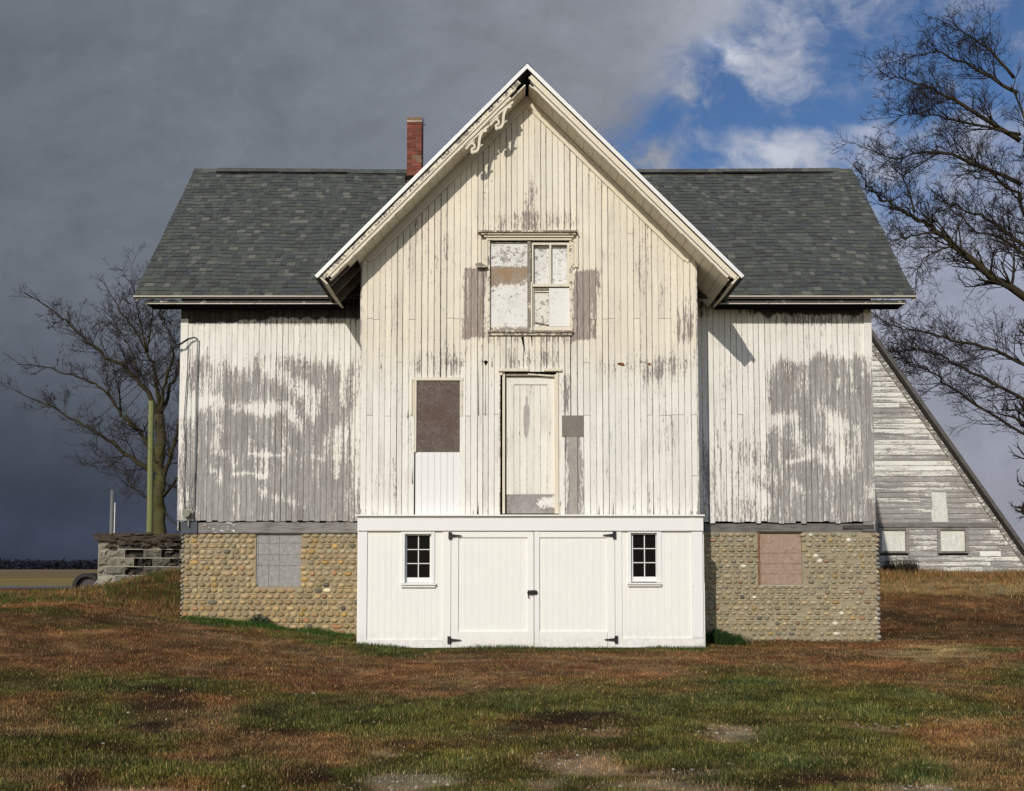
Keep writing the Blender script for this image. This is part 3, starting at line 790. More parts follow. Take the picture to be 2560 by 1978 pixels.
# ================================================================== stone basement
PAL = [(.30, .28, .235), (.36, .31, .225), (.38, .305, .20), (.34, .30, .235), (.27, .26, .23), (.41, .34, .24), (.25, .225, .185), (.36, .275, .20), (.31, .265, .18), (.36, .33, .275)]
def stone_wall(xa, xb, zb, zt, hole, mort, big, white_p, lab, warm):
    st = MB(); mo = MB(); Yf = YW+.015
    h0, h1, g0, g1 = hole
    # mortar core, four blocks round the opening
    for bx in ((xa, h0, zb, zt), (h1, xb, zb, zt), (h0, h1, zb, g0), (h0, h1, g1, zt)):
        if bx[3]-bx[2] > .01: mo.box(bx[0], bx[1], Yf, Yf+.4, bx[2], bx[3], (*mort, 1))
    z = zt; row = 0
    while z > zb+.03:
        f = (zt-z)/(zt-zb)
        rh = .083*(1+.22*f if big else R(.95, 1.05)); zc = z-rh/2
        x = xa+R(0, .03)
        while x < xb-.03:
            w_ = R(.078, .142) if big else R(.062, .122)
            if R(0, 1) < .1: w_ *= R(.5, 1.5)
            if x+w_ > xb: w_ = xb-x
            xc = x+w_/2
            if not (h0-.02 < xc < h1+.02 and g0-.03 < zc < g1+.02) and w_ > .035 and (big or R(0, 1) < .92):
                c = random.choice(PAL); t_ = R(.75, 1.22); rr = R(0, 1)
                if rr < .03: c = (.40, .28, .13)
                elif rr < .06: c = (.14, .14, .135)
                elif rr < .085: c = (.34, .21, .15)
                elif rr < .085+white_p: c = (.68, .66, .60); t_ = 1
                c = tuple(m0*.28+a_*.72 for a_, m0 in zip(c, (.355, .295, .205))) if rr > .085+white_p else c
                c = tuple(a_*g_ for a_, g_ in zip(c, (1.06, 1.0, .84) if big else (1, 1, .95)))
                c = tuple(a_*t_*(1+warm*f*b_) for a_, b_ in zip(c, (.02, -.10, -.34)))
                hh = rh*R(.37, .48) if big else rh*R(.31, .44)
                n0 = len(st.v)
                st.blob((xc+R(-.004, .004), Yf-.001, zc+R(-.004, .004)), (w_*R(.45, .54) if big else w_*R(.42, .52), R(.024, .038), hh), (*c, 1), 10, 6, .10)
            x += w_+(R(.004, .014) if big else R(.006, .035))
        # raised mortar ribbon between the courses
        zz = z-rh
        for seg in range(14):
            xs0, xs1 = xa+(xb-xa)*seg/14, xa+(xb-xa)*(seg+1)/14; xm = (xs0+xs1)/2
            if h0-.1 < xm < h1+.1 and g0-.02 < zz < g1+.02: continue
            o = R(-.003, .003); t_ = R(.92, 1.12)
            mo.box(xs0, xs1, Yf-.014+R(0, .008), Yf+.01, zz-.006+o, zz+.005+o, tuple(m_*t_*1.1 for m_ in mort)+(1,))
        z -= rh; row += 1
    m_ = mo.build('stone_basement', 'lime_mortar', barn); m_['label'] = lab
    st.build('cobblestones', 'field_stone', m_, smooth=True)
    return m_
hL = (X(639.5, YW, 1400), X(752, YW, 1400), Z(1467, YW), Z(1334, YW))
hR = (X(1897, YW, 1400), X(2006, YW, 1400), Z(1461, YW), Z(1330, YW))
bL = stone_wall(X(457, YW, 1400), X(900, YW, 1400), -.12, Z(1333, YW), hL, (.33, .27, .17), True, .012, 'cobblestone basement wall left of the white front', 1.0)
bR = stone_wall(X(1730, YW, 1400), X(2193, YW, 1450), -.15, Z(1331, YW), hR, (.32, .275, .185), False, .028, 'cobblestone basement wall right of the white front', .45)
# jagged corner stones
for xc_, off_, rr_, par in ((X(2193, YW, 1450), .01, .045, bR), (X(457, YW, 1400), -.006, .032, bL)):
    mb = MB(); z = -.1
    while z < Z(1335, YW):
        h = R(.05, .09); t_ = R(.8, 1.2); c = random.choice(PAL)
        for k in range(4): mb.blob((xc_+off_+R(-.01, .01), YW+.06+k*.16, z+h/2), (rr_*R(.8, 1.2), .09, h*.5), (c[0]*t_, c[1]*t_, c[2]*t_, 1), 9, 6, .12)
        z += h
    mb.build('corner_stones', 'field_stone', par, smooth=True)
for x0, x1 in ((X(459, YW, 1400), X(459, YW, 1400)+.4), (X(2191, YW, 1450)-.4, X(2191, YW, 1450))): mb = MB(); mb.box(x0, x1, YW+.42, YBK-.02, -.2, 1.72, (.27, .22, .15, 1)); mb.build('basement_return', 'lime_mortar', bR)
mb = MB(); mb.box(XWL+.1, XWR-.1, YBK-.4, YBK-.03, -.2, 1.71, (.27, .22, .15, 1))
mb.build('basement_return', 'lime_mortar', bR)
# boarded basement openings
def sheet(name, hole, material, lines, parent, Yf=YW+.035, lab=None):
    mb = MB(); h0, h1, g0, g1 = hole
    xs = [h0]+[h0+(h1-h0)*u for u in lines[0]]+[h1]; zs = [g0]+[g0+(g1-g0)*u for u in lines[1]]+[g1]
    for i in range(len(xs)-1):
        for j in range(len(zs)-1):
            o = R(-.001, .001); mb.box(xs[i]+.0022, xs[i+1]-.0022, Yf+o, Yf+.03, zs[j]+.0022, zs[j+1]-.0022, (1, 0, 0, 1))
    o = mb.build(name, material, parent)
    if lab: o['label'] = lab
    mk = MB(); mk.box(h0-.005, h1+.005, Yf+.031, Yf+.05, g0, g1); mk.build('backing', 'pit_dark', o)
    return o
sheet('window_board', hL, 'grey_strand_board', ([.04, .28, .51], [.40, .60, .82]), bL, lab='grey strand board filling the opening')
sheet('window_board', (hR[0]+.02, hR[1], hR[2], hR[3]-.02), 'tan_strand_board', ([], [.20, .40, .61]), bR, lab='tan strand board filling the opening')
mb = MB(); mb.box(hR[0]-.01, hR[0]+.018, YW-.005, YW+.05, hR[2], hR[3]-.015, (.20, .10, .055, 1)); mb.box(hR[0]-.02, hR[1]+.01, YW-.004, YW+.05, hR[3]-.013, hR[3]+.01, (.06, .045, .04, 1))
mb.box(hR[0], hR[1], YW-.012, YW+.03, hR[2]-.035, hR[2]-.012, (.36, .33, .27, 1)); mb.build('window_frame', 'tinted_board', bR)
# sill beams
mb = MB(); nseg = 24; xa, xb = X(496, YW, 1318), X(899, YW, 1318)
for k in range(nseg):
    x0, x1 = xa+(xb-xa)*k/nseg, xa+(xb-xa)*(k+1)/nseg
    mb.box(x0, x1, YW-.004, YW+.3, Z(1332, YW)+.0, Z(1306+R(-1.5, 1.5), YW), (.9, .42 if k < 6 and R(0, 1) < .8 else .1, 0, .5))
mb.box(xa, xb, YW-.010, YW+.2, Z(1335, YW), Z(1332.3, YW), (.25, 0, 0, .5))
b = mb.build('sill_beam', 'weathered_timber', wl)
mb = MB(); mb.box(X(453, YW, 1318), X(494.5, YW, 1318), YW-.03, YW+.2, Z(1334, YW), Z(1304, YW), (.075, .08, .095, 1)); mb.build('corner_plate', 'tinted_board', wl)
mb = MB(); xa, xb = X(1762, YW, 1318), X(2190, YW, 1318)
mb.box(xa, xb, YW+.02, YW+.3, Z(1331, YW), Z(1309, YW), (.62, 0, 0, .5)); mb.box(X(2102, YW), xb-.01, YW-.012, YW+.019, Z(1322, YW), Z(1314, YW), (.30, 0, 0, .5))
mb.box(X(2150, YW), xb-.02, YW-.016, YW+.018, Z(1329, YW), Z(1322.6, YW), (.5, 0, 0, .5)); mb.box(X(2152, YW), xb-.03, YW-.02, YW+.018, Z(1313, YW), Z(1303, YW), (.75, 0, 0, .5))
mb.build('sill_beam', 'weathered_timber', wr)

# ================================================================== white front with garage doors
FW = 'fresh_white_paint'
T2 = YB-.022           # face of trim
mb = MB()
def plank_panel(mb, px0, py0, px1, py1, Yf, n, a=(1, 0, 0, .5), Yb=None, gp=.0006):
    x0, x1 = X(px0, Yf, 1480), X(px1, Yf, 1480)
    for k in range(n):
        q0, q1 = x0+(x1-x0)*k/n, x0+(x1-x0)*(k+1)/n
        mb.box(q0+gp, q1-gp, Yf+R(-.0006, .0006), Yb or Yf+.03, Z(py1, Yf), Z(py0, Yf), a)
# left and right plank bays with a hole for each window
for (a0, a1, w0, w1, t0, t1, n1, n2) in ((915, 1109, 1010, 1079, 1333, 1458, 6, 2), (1552, 1732, 1576, 1644, 1331, 1457, 2, 5)):
    plank_panel(mb, a0, 1326, w0, 1600, YB, n1); plank_panel(mb, w1, 1326, a1, 1600, YB, n2)
    plank_panel(mb, w0, t1, w1, 1600, YB, 4); plank_panel(mb, w0, 1326, w1, t0, YB, 1)
mb.box(X(897, YB), X(1758, YB), YB+.032, YB+.045, Z(1619, YB), Z(1457, YB), (1, 0, 0, .5))
gf = mb.build('garage_front', FW, barn); gf['label'] = 'fresh white boarded ground floor front'
mb = MB()
mb.pbox(893.5, 1290.5, 1758, 1327, YB-.05, YB+.16, (1, .8, 0, .5))                   # fascia
mb.pbox(1722, 1290.0, 1738, 1326.5, YB-.054, YB-.049, (1, .3, 0, .5))
mb.pbox(889, 1286.5, 1762, 1290.2, YB-.10, YB+.17, (1, .2, 0, .5))                    # cap
mb.build('fascia', FW, gf)
mb = MB()
for nm, q, o_, t_ in (('corner_board', (895.5, 1327.3, 917, 1600), 0, .6), ('corner_board', (1730, 1327.3, 1757.5, 1595), 0, .6), ('door_post', (1107, 1327.3, 1126.5, 1620), 0, .1), ('door_post', (1538, 1327.3, 1555, 1619), 0, .2), ('base_board', (893.5, 1600, 1107, 1620), .003, .3), ('base_board', (1555, 1596, 1759.5, 1619), .003, .4), ('hook', (1730.5, 1460, 1734, 1466), .012, 0)):
    mb = MB(); mb.pbox(*q, T2-o_, YB+.03 if nm != 'hook' else T2, (1, t_, 0, .5)); mb.build(nm, FW, gf)
    # returns of the white front back to the wing walls
for px_ in (896, 1757):
    x_ = X(px_, YB); sg = -1 if px_ < 1300 else 1
    mb = MB(); mb.box(x_-sg*.03, x_, YB+.031, YW+.0, Z(1619, YB), Z(1292, YB), (1, .2, 0, .5)); mb.build('side_wall', FW, gf)
def hinge(parent, px0, px1, py0, py1, flip):
    mb = MB(); Yh = T2-.030; hy = (py0+py1)/2
    if not flip:
        p0, p1, pe = px0, px0+7.5, px1
    else: p0, p1, pe = px1, px1-7.5, px0
    x0, x1, xe = X(p0, Yh, hy), X(p1, Yh, hy), X(pe, Yh, hy)
    mb.box(min(x0, x1), max(x0, x1), Yh, Yh+.008, Z(py1, Yh), Z(py0, Yh))
    zc = Z(hy, Yh); mb.prism([(x1, zc+.022), (xe, zc+.006), (xe, zc-.006), (x1, zc-.022)], Yh+.001, Yh+.007)
    mb.tube([(x1, Yh, Z(py1-2, Yh)), (x1, Yh, Z(py0+2, Yh))], .007, 8)
    mb.build('hinge', 'black_iron', parent)
def garage_door(px0, px1, s0, s1, flip, lab):
    mb = MB(); Yd = YB-.004; a = (1, .05, 0, .5)
    plank_panel(mb, s0, 1343, s1, 1582, Yd+.008, 10, a, YB+.03, .0005)
    mb.pbox(px0, 1328.5, s0, 1619.5, Yd-.016, YB+.03, (1, .15, 0, .5)); mb.pbox(s1, 1328.5, px1, 1619.5, Yd-.016, YB+.03, (1, .12, 0, .5))
    mb.pbox(s0, 1328.5, s1, 1343.8, Yd-.0165, YB+.03, (1, .1, 0, .5)); mb.pbox(s0, 1579, s1, 1619.5, Yd-.0165, YB+.03, (1, .05, 0, .5))
    d = mb.build('garage_door', FW, barn); d['label'] = lab
    return d
d1 = garage_door(1127.6, 1334.2, 1145.5, 1319, False, 'left white garage door leaf with the bolt')
d2 = garage_door(1335.8, 1537, 1348.5, 1518.5, True, 'right white garage door leaf')
mb = MB(); mb.pbox(1335.9, 1329, 1348.4, 1619.4, YB-.028, YB-.0205, (1, .5, 0, .5)); mb.build('astragal', FW, d2)
hinge(d1, 1121, 1154, 1330, 1348.5, False); hinge(d1, 1118.5, 1152.5, 1591, 1610, False)
hinge(d2, 1507.5, 1540.5, 1328.5, 1347.5, True); hinge(d2, 1511.5, 1545, 1589.5, 1609, True)
mb = MB(); Yl = YB-.05
mb.pbox(1319, 1476, 1336, 1480, Yl, Yl+.02); mb.pbox(1321, 1482.5, 1336, 1487, Yl, Yl+.02); mb.pbox(1328.5, 1475.5, 1339, 1487.2, Yl+.006, Yl+.024); mb.pbox(1320, 1475.8, 1324, 1487.2, Yl+.007, Yl+.025)
c = W(1338.5, 1481.5, Yl); mb.tube([(c.x, Yl+.004, c.z), (c.x, Yl+.024, c.z)], .034, 12)
b0 = W(1318.5, 1481.4, Yl); b1 = W(1341, 1481.4, Yl); mb.tube([tuple(b0), tuple(b1)], .009, 8)
h0 = W(1320.5, 1488, Yl); h1 = W(1321.5, 1494, Yl); mb.tube([tuple(b0), tuple(h0), tuple(h1)], [.006, .006, .013], 8)
mb.build('bolt_latch', 'black_iron', d1)
def small_window(o0, o1, t0, t1, g0, g1, gt, gb, outer, sill, lab):
    mb = MB()
    mb.pbox(outer[0], outer[2], o0, outer[3], T2, YB+.03, (1, .7, 0, .5)); mb.pbox(o1, outer[2], outer[1], outer[3], T2, YB+.03, (1, .7, 0, .5))
    mb.pbox(o0, outer[2], o1, t0, T2-.001, YB+.03, (1, .5, 0, .5))
    x0, x1 = X(o0, YB, 1390), X(o1, YB, 1390)
    mb.box(x0-.001, x0+.012, YB+.031, YB+.10, Z(t1, YB), Z(t0, YB), (1, .2, 0, .5)); mb.box(x1-.012, x1+.001, YB+.031, YB+.10, Z(t1, YB), Z(t0, YB), (1, .2, 0, .5))
    mb.box(x0, x1, YB+.031, YB+.10, Z(t0, YB)-.008, Z(t0, YB)+.01, (1, .2, 0, .5))
    w_ = mb.build('window', FW, barn); w_['label'] = lab
    mb = MB(); mb.pbox(sill[0], sill[2], sill[1], sill[2]+4.2, T2-.045, YB+.03, (1, .2, 0, .5)); mb.pbox(sill[0]+1.5, sill[2]+4.4, sill[1]-1.5, sill[3], T2-.018, YB+.03, (1, .2, 0, .5)); mb.build('sill', FW, w_)
    mb = MB(); Ys = YB+.055; a = (1, .75, 0, .5)
    k = Ys/YB
    mb.pbox(g0-3.0, gt-3, g0, t1-1, Ys, Ys+.035, a); mb.pbox(g1, gt-3, g1+3.0, t1-1, Ys, Ys+.035, a); mb.pbox(g0, gt-3, g1, gt, Ys+.001, Ys+.035, a); mb.pbox(g0, gb, g1, t1-1, Ys+.001, Ys+.035, a)
    mx = (g0+g1)/2; mb.pbox(mx-1.1, gt, mx+1.1, gb, Ys+.004, Ys+.03, a)
    for q in (1, 2):
        my = gt+(gb-gt)*q/3; mb.pbox(g0, my-1.0, mx-1.1, my+1.0, Ys+.005, Ys+.03, a); mb.pbox(mx+1.1, my-1.0, g1, my+1.0, Ys+.005, Ys+.03, a)
    mb.build('sash', FW, w_)
    for j in range(3):
        for i in range(2):
            mb = MB(); q0 = g0 if i == 0 else mx+.6; q1 = mx-.6 if i == 0 else g1
            mb.pbox(q0-.5, gt+(gb-gt)*j/3, q1+.5, gt+(gb-gt)*(j+1)/3, Ys+.018, Ys+.021); mb.build('pane', 'dark_pane', w_)
small_window(1011.7, 1078, 1335, 1457.5, 1017.5, 1074.5, 1339, 1444, (1003, 1086.4, 1328.2, 1457.6), (1001.5, 1089.5, 1458.5, 1468.5), 'six-pane window left of the garage doors')
small_window(1577.5, 1642.5, 1332.5, 1455.5, 1582.5, 1640, 1336.5, 1442, (1570, 1654, 1327.6, 1456), (1569.5, 1655, 1457, 1466), 'six-pane window right of the garage doors')

# ================================================================== upper window
mb = MB(); c = (.55, 0, 0, .5); Yw = YG-.03
mb.pbox(1219.5, 600, 1224.5, 830, Yw, YG+.07, c); mb.pbox(1424, 600, 1430.5, 830, Yw, YG+.07, (.6, 0, 0, .5)); mb.pbox(1318.8, 600.5, 1327, 828, Yw+.012, YG+.07, (.35, 0, 0, .5)); mb.pbox(1327.2, 705, 1331, 828, Yw+.004, YG+.07, (.7, 0, 0, .5))
mb.pbox(1219, 826, 1433, 831, Yw-.05, YG+.07, (.35, 0, 0, .5)); mb.pbox(1221, 831.2, 1430, 838, Yw-.025, YG+.02, (.5, 0, 0, .5))
uw = mb.build('upper_window', 'trim_cream', barn); uw['label'] = 'boarded double window high in the gable'
mb = MB()
mb.pbox(1195.5, 575.5, 1444.5, 579.5, YG-.13, YG-.0, (.45, 0, 0, .5)); mb.pbox(1203, 579.8, 1440, 585.5, YG-.10, YG, (.65, 0, 0, .5)); mb.pbox(1210, 585.8, 1434, 592.5, YG-.07, YG, (.85, 0, 0, .5)); mb.pbox(1215, 592.8, 1429, 599.8, YG-.045, YG, (.85, 0, 0, .5))
for (x0, x1, x2, x3) in ((1198.5, 1203, 1210, 1219), (1445.5, 1441, 1435, 1427)):
    for u, v, o, a_ in ((x0, x1, .055, .95), (x1, x2, .035, .75), (x2, x3, .05, .6)):
        mb.pbox(min(u, v)+.2, 580.2 if o == .055 else 600.2, max(u, v)-.2, 668, YG-o, YG, (a_, 0, 0, .5))
mb.prism([(X(1189, YG, 665), Z(664, YG)), (X(1202, YG, 665), Z(661, YG)), (X(1221, YG, 665), Z(672, YG)), (X(1193, YG, 665), Z(673.5, YG))], YG-.10, YG-.02, (.4, 0, 0, .5))
mb.prism([(X(1447, YG, 665), Z(658, YG)), (X(1446, YG, 665), Z(663, YG)), (X(1432, YG, 665), Z(675, YG)), (X(1427, YG, 665), Z(673, YG))], YG-.04, YG-.02, (.7, 0, 0, .5))
mb.build('window_hood', 'trim_cream', uw)
# left boarded half: peeling white sheet with an ochre rust band
x0, x1 = X(1224.8, YG+.03, 700), X(1318.5, YG+.03, 700); z0, z1 = Z(826, YG), Z(604, YG)
mb = MB(); nx, nz = 14, 34; V = []; A = []
for j in range(nz+1):
    for i in range(nx+1):
        x = x0+(x1-x0)*i/nx; z = z0+(z1-z0)*j/nz; V.append((x, YG+.03, z)); px, py = proj(x, YG+.03, z)
        p = .93-.30*math.exp(-((py-645)/22)**2)*(.5+.5*(i/nx))-.12*math.exp(-((py-620)/20)**2)-.95*float(sst(664, 672, py)*sst(716+26*(vn(px/11, 0, 3)-.5), 690+26*(vn(px/11, 0, 3)-.5), py))-.22*float(sst(745, 700, py)*sst(680, 700, py))-.6*float(sst(812, 824, py))
        A.append((max(0, p), .15+1.38*float(sst(664, 671, py)*sst(722+26*(vn(px/11, 0, 3)-.5), 694+26*(vn(px/11, 0, 3)-.5), py))+1.0*float(sst(816, 823, py)), 0, .5))
mb.add(V, [(j*(nx+1)+i, j*(nx+1)+i+1, (j+1)*(nx+1)+i+1, (j+1)*(nx+1)+i) for j in range(nz) for i in range(nx)], A)
mb.build('board_panel', 'peeling_panel', uw)
mb = MB(); mb.box(X(1222, YG), X(1430, YG), YG+.09, YG+.1, z0-.05, z1+.05); mb.build('cavity_shade', 'pit_dark', uw)  # black sheet stands in for the unlit space behind the window
mb = MB(); Ys = YG+.005; c = (.97, 0, 0, .5)
mb.pbox(1329.5, 605.5, 1333.5, 710, Ys, Ys+.03, c); mb.pbox(1418, 605.5, 1423.5, 710, Ys, Ys+.03, c); mb.pbox(1333.5, 605.5, 1418, 612, Ys+.001, Ys+.03, c); mb.pbox(1373.3, 612, 1378, 711, Ys+.002, Ys+.03, c)
mb.pbox(1328.5, 710.2, 1424, 716.5, Ys-.012, Ys+.04, (.75, 0, 0, .5))
mb.pbox(1331, 716.8, 1335, 818, Ys+.02, Ys+.045, (.9, 0, 0, .5)); mb.pbox(1331, 816, 1424, 826, Ys+.015, Ys+.045, (.75, 0, 0, .5)); mb.pbox(1336, 721, 1373, 723.5, Ys+.03, Ys+.05, (.6, 0, 0, .5)); mb.pbox(1336, 727, 1373, 730, Ys+.03, Ys+.05, (.6, 0, 0, .5))
mb.build('sash', 'trim_cream', uw)
mb = MB()
def pan(px0, py0, px1, py1, Yp, a): mb.pbox(px0, py0, px1, py1, Yp, Yp+.008, a)
pan(1333.5, 612, 1373.5, 716, Ys+.075, (.80, .05, 0, .3)); pan(1378, 612, 1418, 716, Ys+.075, (.83, .05, 0, .7)); mb.build('backing_board', 'peeling_panel', uw)
mb = MB(); pan(1335.5, 731, 1372.5, 816, Ys+.055, (.74, .45, 0, .4)); mb.build('backing_board', 'peeling_panel', uw)
mb = MB(); pan(1372.8, 720.5, 1424, 816, Ys+.01, (1.02, .15, 0, .6)); o = mb.build('white_panel', 'peeling_panel', uw)
mb = MB(); p, q = W(1336, 806, Ys+.04), W(1372, 813, Ys+.04); mb.tube([tuple(p), tuple(q)], .01, 5, (.35, 0, 0, .5)); mb.build('loose_bar', 'trim_cream', uw)

# ================================================================== loft door
mb = MB(); Yd = YG+.045
mb.pbox(1266.5, 943, 1284, 1236, Yd-.012, Yd+.04, (1, .35, 0, .3)); mb.pbox(1368.5, 943, 1386.5, 1236, Yd-.012, Yd+.04, (1, .40, 0, .6)); mb.pbox(1284, 943, 1368.5, 961.5, Yd-.0125, Yd+.04, (.98, .30, 0, .5))
fld = plain(.99, .42)
boards(mb, lambda s, o, z: (s, Yd+.02-o, z), X(1284, Yd, 1100), X(1368.5, Yd, 1100), lambda s: Z(961.5, Yd), lambda s: Z(1236, Yd), fld, w=.099, gap=.002, thick=.015, jit=.0006)
ld = mb.build('loft_door', 'old_white_siding', barn); ld['label'] = 'pale narrow door hanging above the white front'
mb = MB(); pts = [(912, 308), (918, 330), (916, 370), (930, 400), (932, 500), (920, 590), (905, 622), (893, 595), (885, 470), (890, 400), (903, 370), (901, 325)]
mb.prism([(lambda p: (p.x, p.z))(W(1000+x/2.8737, 880+y/2.8737, Yd)) for x, y in pts], Yd+.0015, Yd+.008, (.40, .365, .35, 1)); mb.build('bare_patch', 'tinted_board', ld)
mb = MB(); nx, nz = 16, 9; V = []; A = []
xa, xb, za, zb = X(1267, Yd, 1260), X(1387, Yd, 1260), Z(1284, Yd), Z(1236, Yd)
for j in range(nz+1):
    for i in range(nx+1):
        u, v = i/nx, j/nz; V.append((xa+(xb-xa)*u, Yd-.014, za+(zb-za)*v)); A.append((.08+.80*float(sst(.55, .72, u)*sst(.12, .45, v)*sst(1.02, .8, v+.3*(1-u))), .3, 0, .4))
mb.add(V, [(j*(nx+1)+i, j*(nx+1)+i+1, (j+1)*(nx+1)+i+1, (j+1)*(nx+1)+i) for j in range(nz) for i in range(nx)], A)
mb.build('kick_plate', 'peeling_panel', ld)
mb = MB(); Yf = YG-.03
mb.pbox(1256, 928, 1262.5, 1284, YG+.0, YG+.03, (.75, 0, 0, .5)); mb.pbox(1386.8, 936, 1391, 1284, Yf+.01, YG+.06, (.95, 0, 0, .5)); mb.pbox(1391.2, 932, 1396.5, 1284, Yf, YG+.03, (.95, 0, 0, .5))
mb.pbox(1248.8, 940, 1250.8, 1284, Yf+.004, YG, (.5, 0, 0, .5))
mb.pbox(1246, 921.5, 1322, 928, Yf-.03, YG+.03, (.7, 0, 0, .5)); mb.pbox(1360, 921, 1405, 927.5, Yf-.03, YG+.03, (.85, 0, 0, .5)); mb.pbox(1265, 935, 1352, 940, Yf+.02, YG+.06, (.35, 0, 0, .5))
mb.pbox(1250.2, 930, 1256, 938, Yf, YG+.03, (.7, 0, 0, .5)); mb.prism([(X(1320, YG, 930), Z(934.5, YG)), (X(1386, YG, 930), Z(938.5, YG)), (X(1386, YG, 930), Z(942.5, YG)), (X(1320, YG, 930), Z(938, YG))], YG-.02, YG+.03, (.6, 0, 0, .5))
mb.build('door_frame', 'trim_cream', ld)
mb = MB(); mb.pbox(1245, 915, 1404, 1286, YG+.10, YG+.11); mb.build('cavity_shade', 'pit_dark', ld)  # flat black sheet in place of the shaded depth round the door
# boarded opening left of the door, new boards below it
mb = MB(); mb.pbox(1041, 951.5, 1150, 1130, YG-.012, YG+.02); bw = mb.build('boarded_window', 'brown_plywood', barn); bw['label'] = 'brown plywood sheet over a former window'
mb = MB(); mb.pbox(1033, 943.5, 1158, 951, YG-.034, YG+.03, (1.0, 0, 0, .5)); mb.pbox(1027, 947, 1031, 1036, YG-.04, YG, (.9, 0, 0, .5)); mb.pbox(1031.2, 949, 1036, 1040, YG-.022, YG, (.8, 0, 0, .5)); mb.pbox(1036.2, 951.2, 1040.8, 1130, YG-.034, YG+.02, (1.02, 0, 0, .5)); mb.pbox(1150.2, 947, 1157, 1040, YG-.03, YG, (.72, 0, 0, .5))
mb.build('window_frame', 'trim_cream', bw)
mb = MB(); plank_panel(mb, 1036.5, 1130.5, 1148.5, 1286.5, YG-.006, 7, (1, .9, 0, .5), YG+.02, .0016); mb.build('patch_boards', FW, bw)
mb = MB(); mb.pbox(1405, 1038.8, 1459, 1092, YG-.030, YG-.02, (.20, .18, .155, 1)); pb = mb.build('patch_board', 'tinted_board', barn); pb['label'] = 'small square bare wood patch right of the loft door'
mb = MB(); mb.box(X(1424, YG, 1190), X(1443.5, YG, 1190), YG-.0265, YG-.0215, Z(1287, YG), Z(1092.5, YG), (.34, .315, .28, 1)); mb.build('bare_strip', 'tinted_board', pb)

# ================================================================== electric service on the left corner
xm = X(473, YW, 1285); zm = Z(1285, YW); yf = YW-.04
el = empty('electric_meter', (xm, yf, zm), 'round grey electric meter with its conduit on the left corner of the barn', 'meter')
mb = MB(); mb.tube([(xm, yf-.13, zm), (xm, yf-.03, zm)], .062, 20); mb.build('dial_glass', 'meter_glass', el, smooth=False)
mb = MB(); mb.tube([(xm, yf-.045, zm), (xm, yf-.005, zm)], .076, 20); mb.box(xm-.075, xm+.085, yf-.03, yf-.002, zm-.11, zm+.05, (1, 0, 0, 1)); mb.tube([(xm+.01, yf-.025, zm-.11), (xm+.012, yf-.025, zm-.2)], .013, 8); mb.build('meter_socket', 'galvanised_grey', el)
mb = MB(); P = lambda px, py: tuple(W(px, py, YW-.065))
mb.tube([P(483, 1270), P(485, 1200), P(488, 1120), P(490, 1000), P(493, 880), P(494, 850), P(490, 845)], .011, 7); mb.tube([P(477, 1272), P(478, 1230), P(484, 1180)], .008, 6); mb.build('conduit', 'galvanised_grey', el)
mb = MB(); mb.tube([P(466, 1280), P(461, 1262), P(457, 1200), P(463, 1120), P(459, 1060), P(466, 960), P(470, 900), P(472, 868)], .006, 5); mb.build('loose_cable', 'black_iron', el)
sd = MB(); a0 = W(494, 848, YW-.07)
pole_tip = Vector((-21, 46, 7.6))
pts = [a0, W(486, 843.5, YW-.08), W(470, 848, YW-.10), W(452, 860, YW-.16), W(436, 869, YW-.1)]
sd.tube([tuple(p) for p in pts], [.010, .012, .016, .016, .012], 6)
st_ = pts[-1]
for k_, (dz, sag) in enumerate(((0, .5), (-.35, .9))):
    L_ = [st_.lerp(pole_tip+Vector((0, 0, dz)), t/24)-Vector((0, 0, sag*4*(t/24)*(1-t/24))) for t in range(25)]
    sd.tube([tuple(p) for p in L_], .007, 5)
ins = W(443, 866, YW-.13); sd.tube([tuple(ins+Vector((-.03, 0, -.015))), tuple(ins+Vector((.03, 0, .015)))], .022, 8)
o = sd.build('service_cable', 'black_iron'); tag(o, 'thin black electric service cable running from the barn corner out past the tree', 'cable')

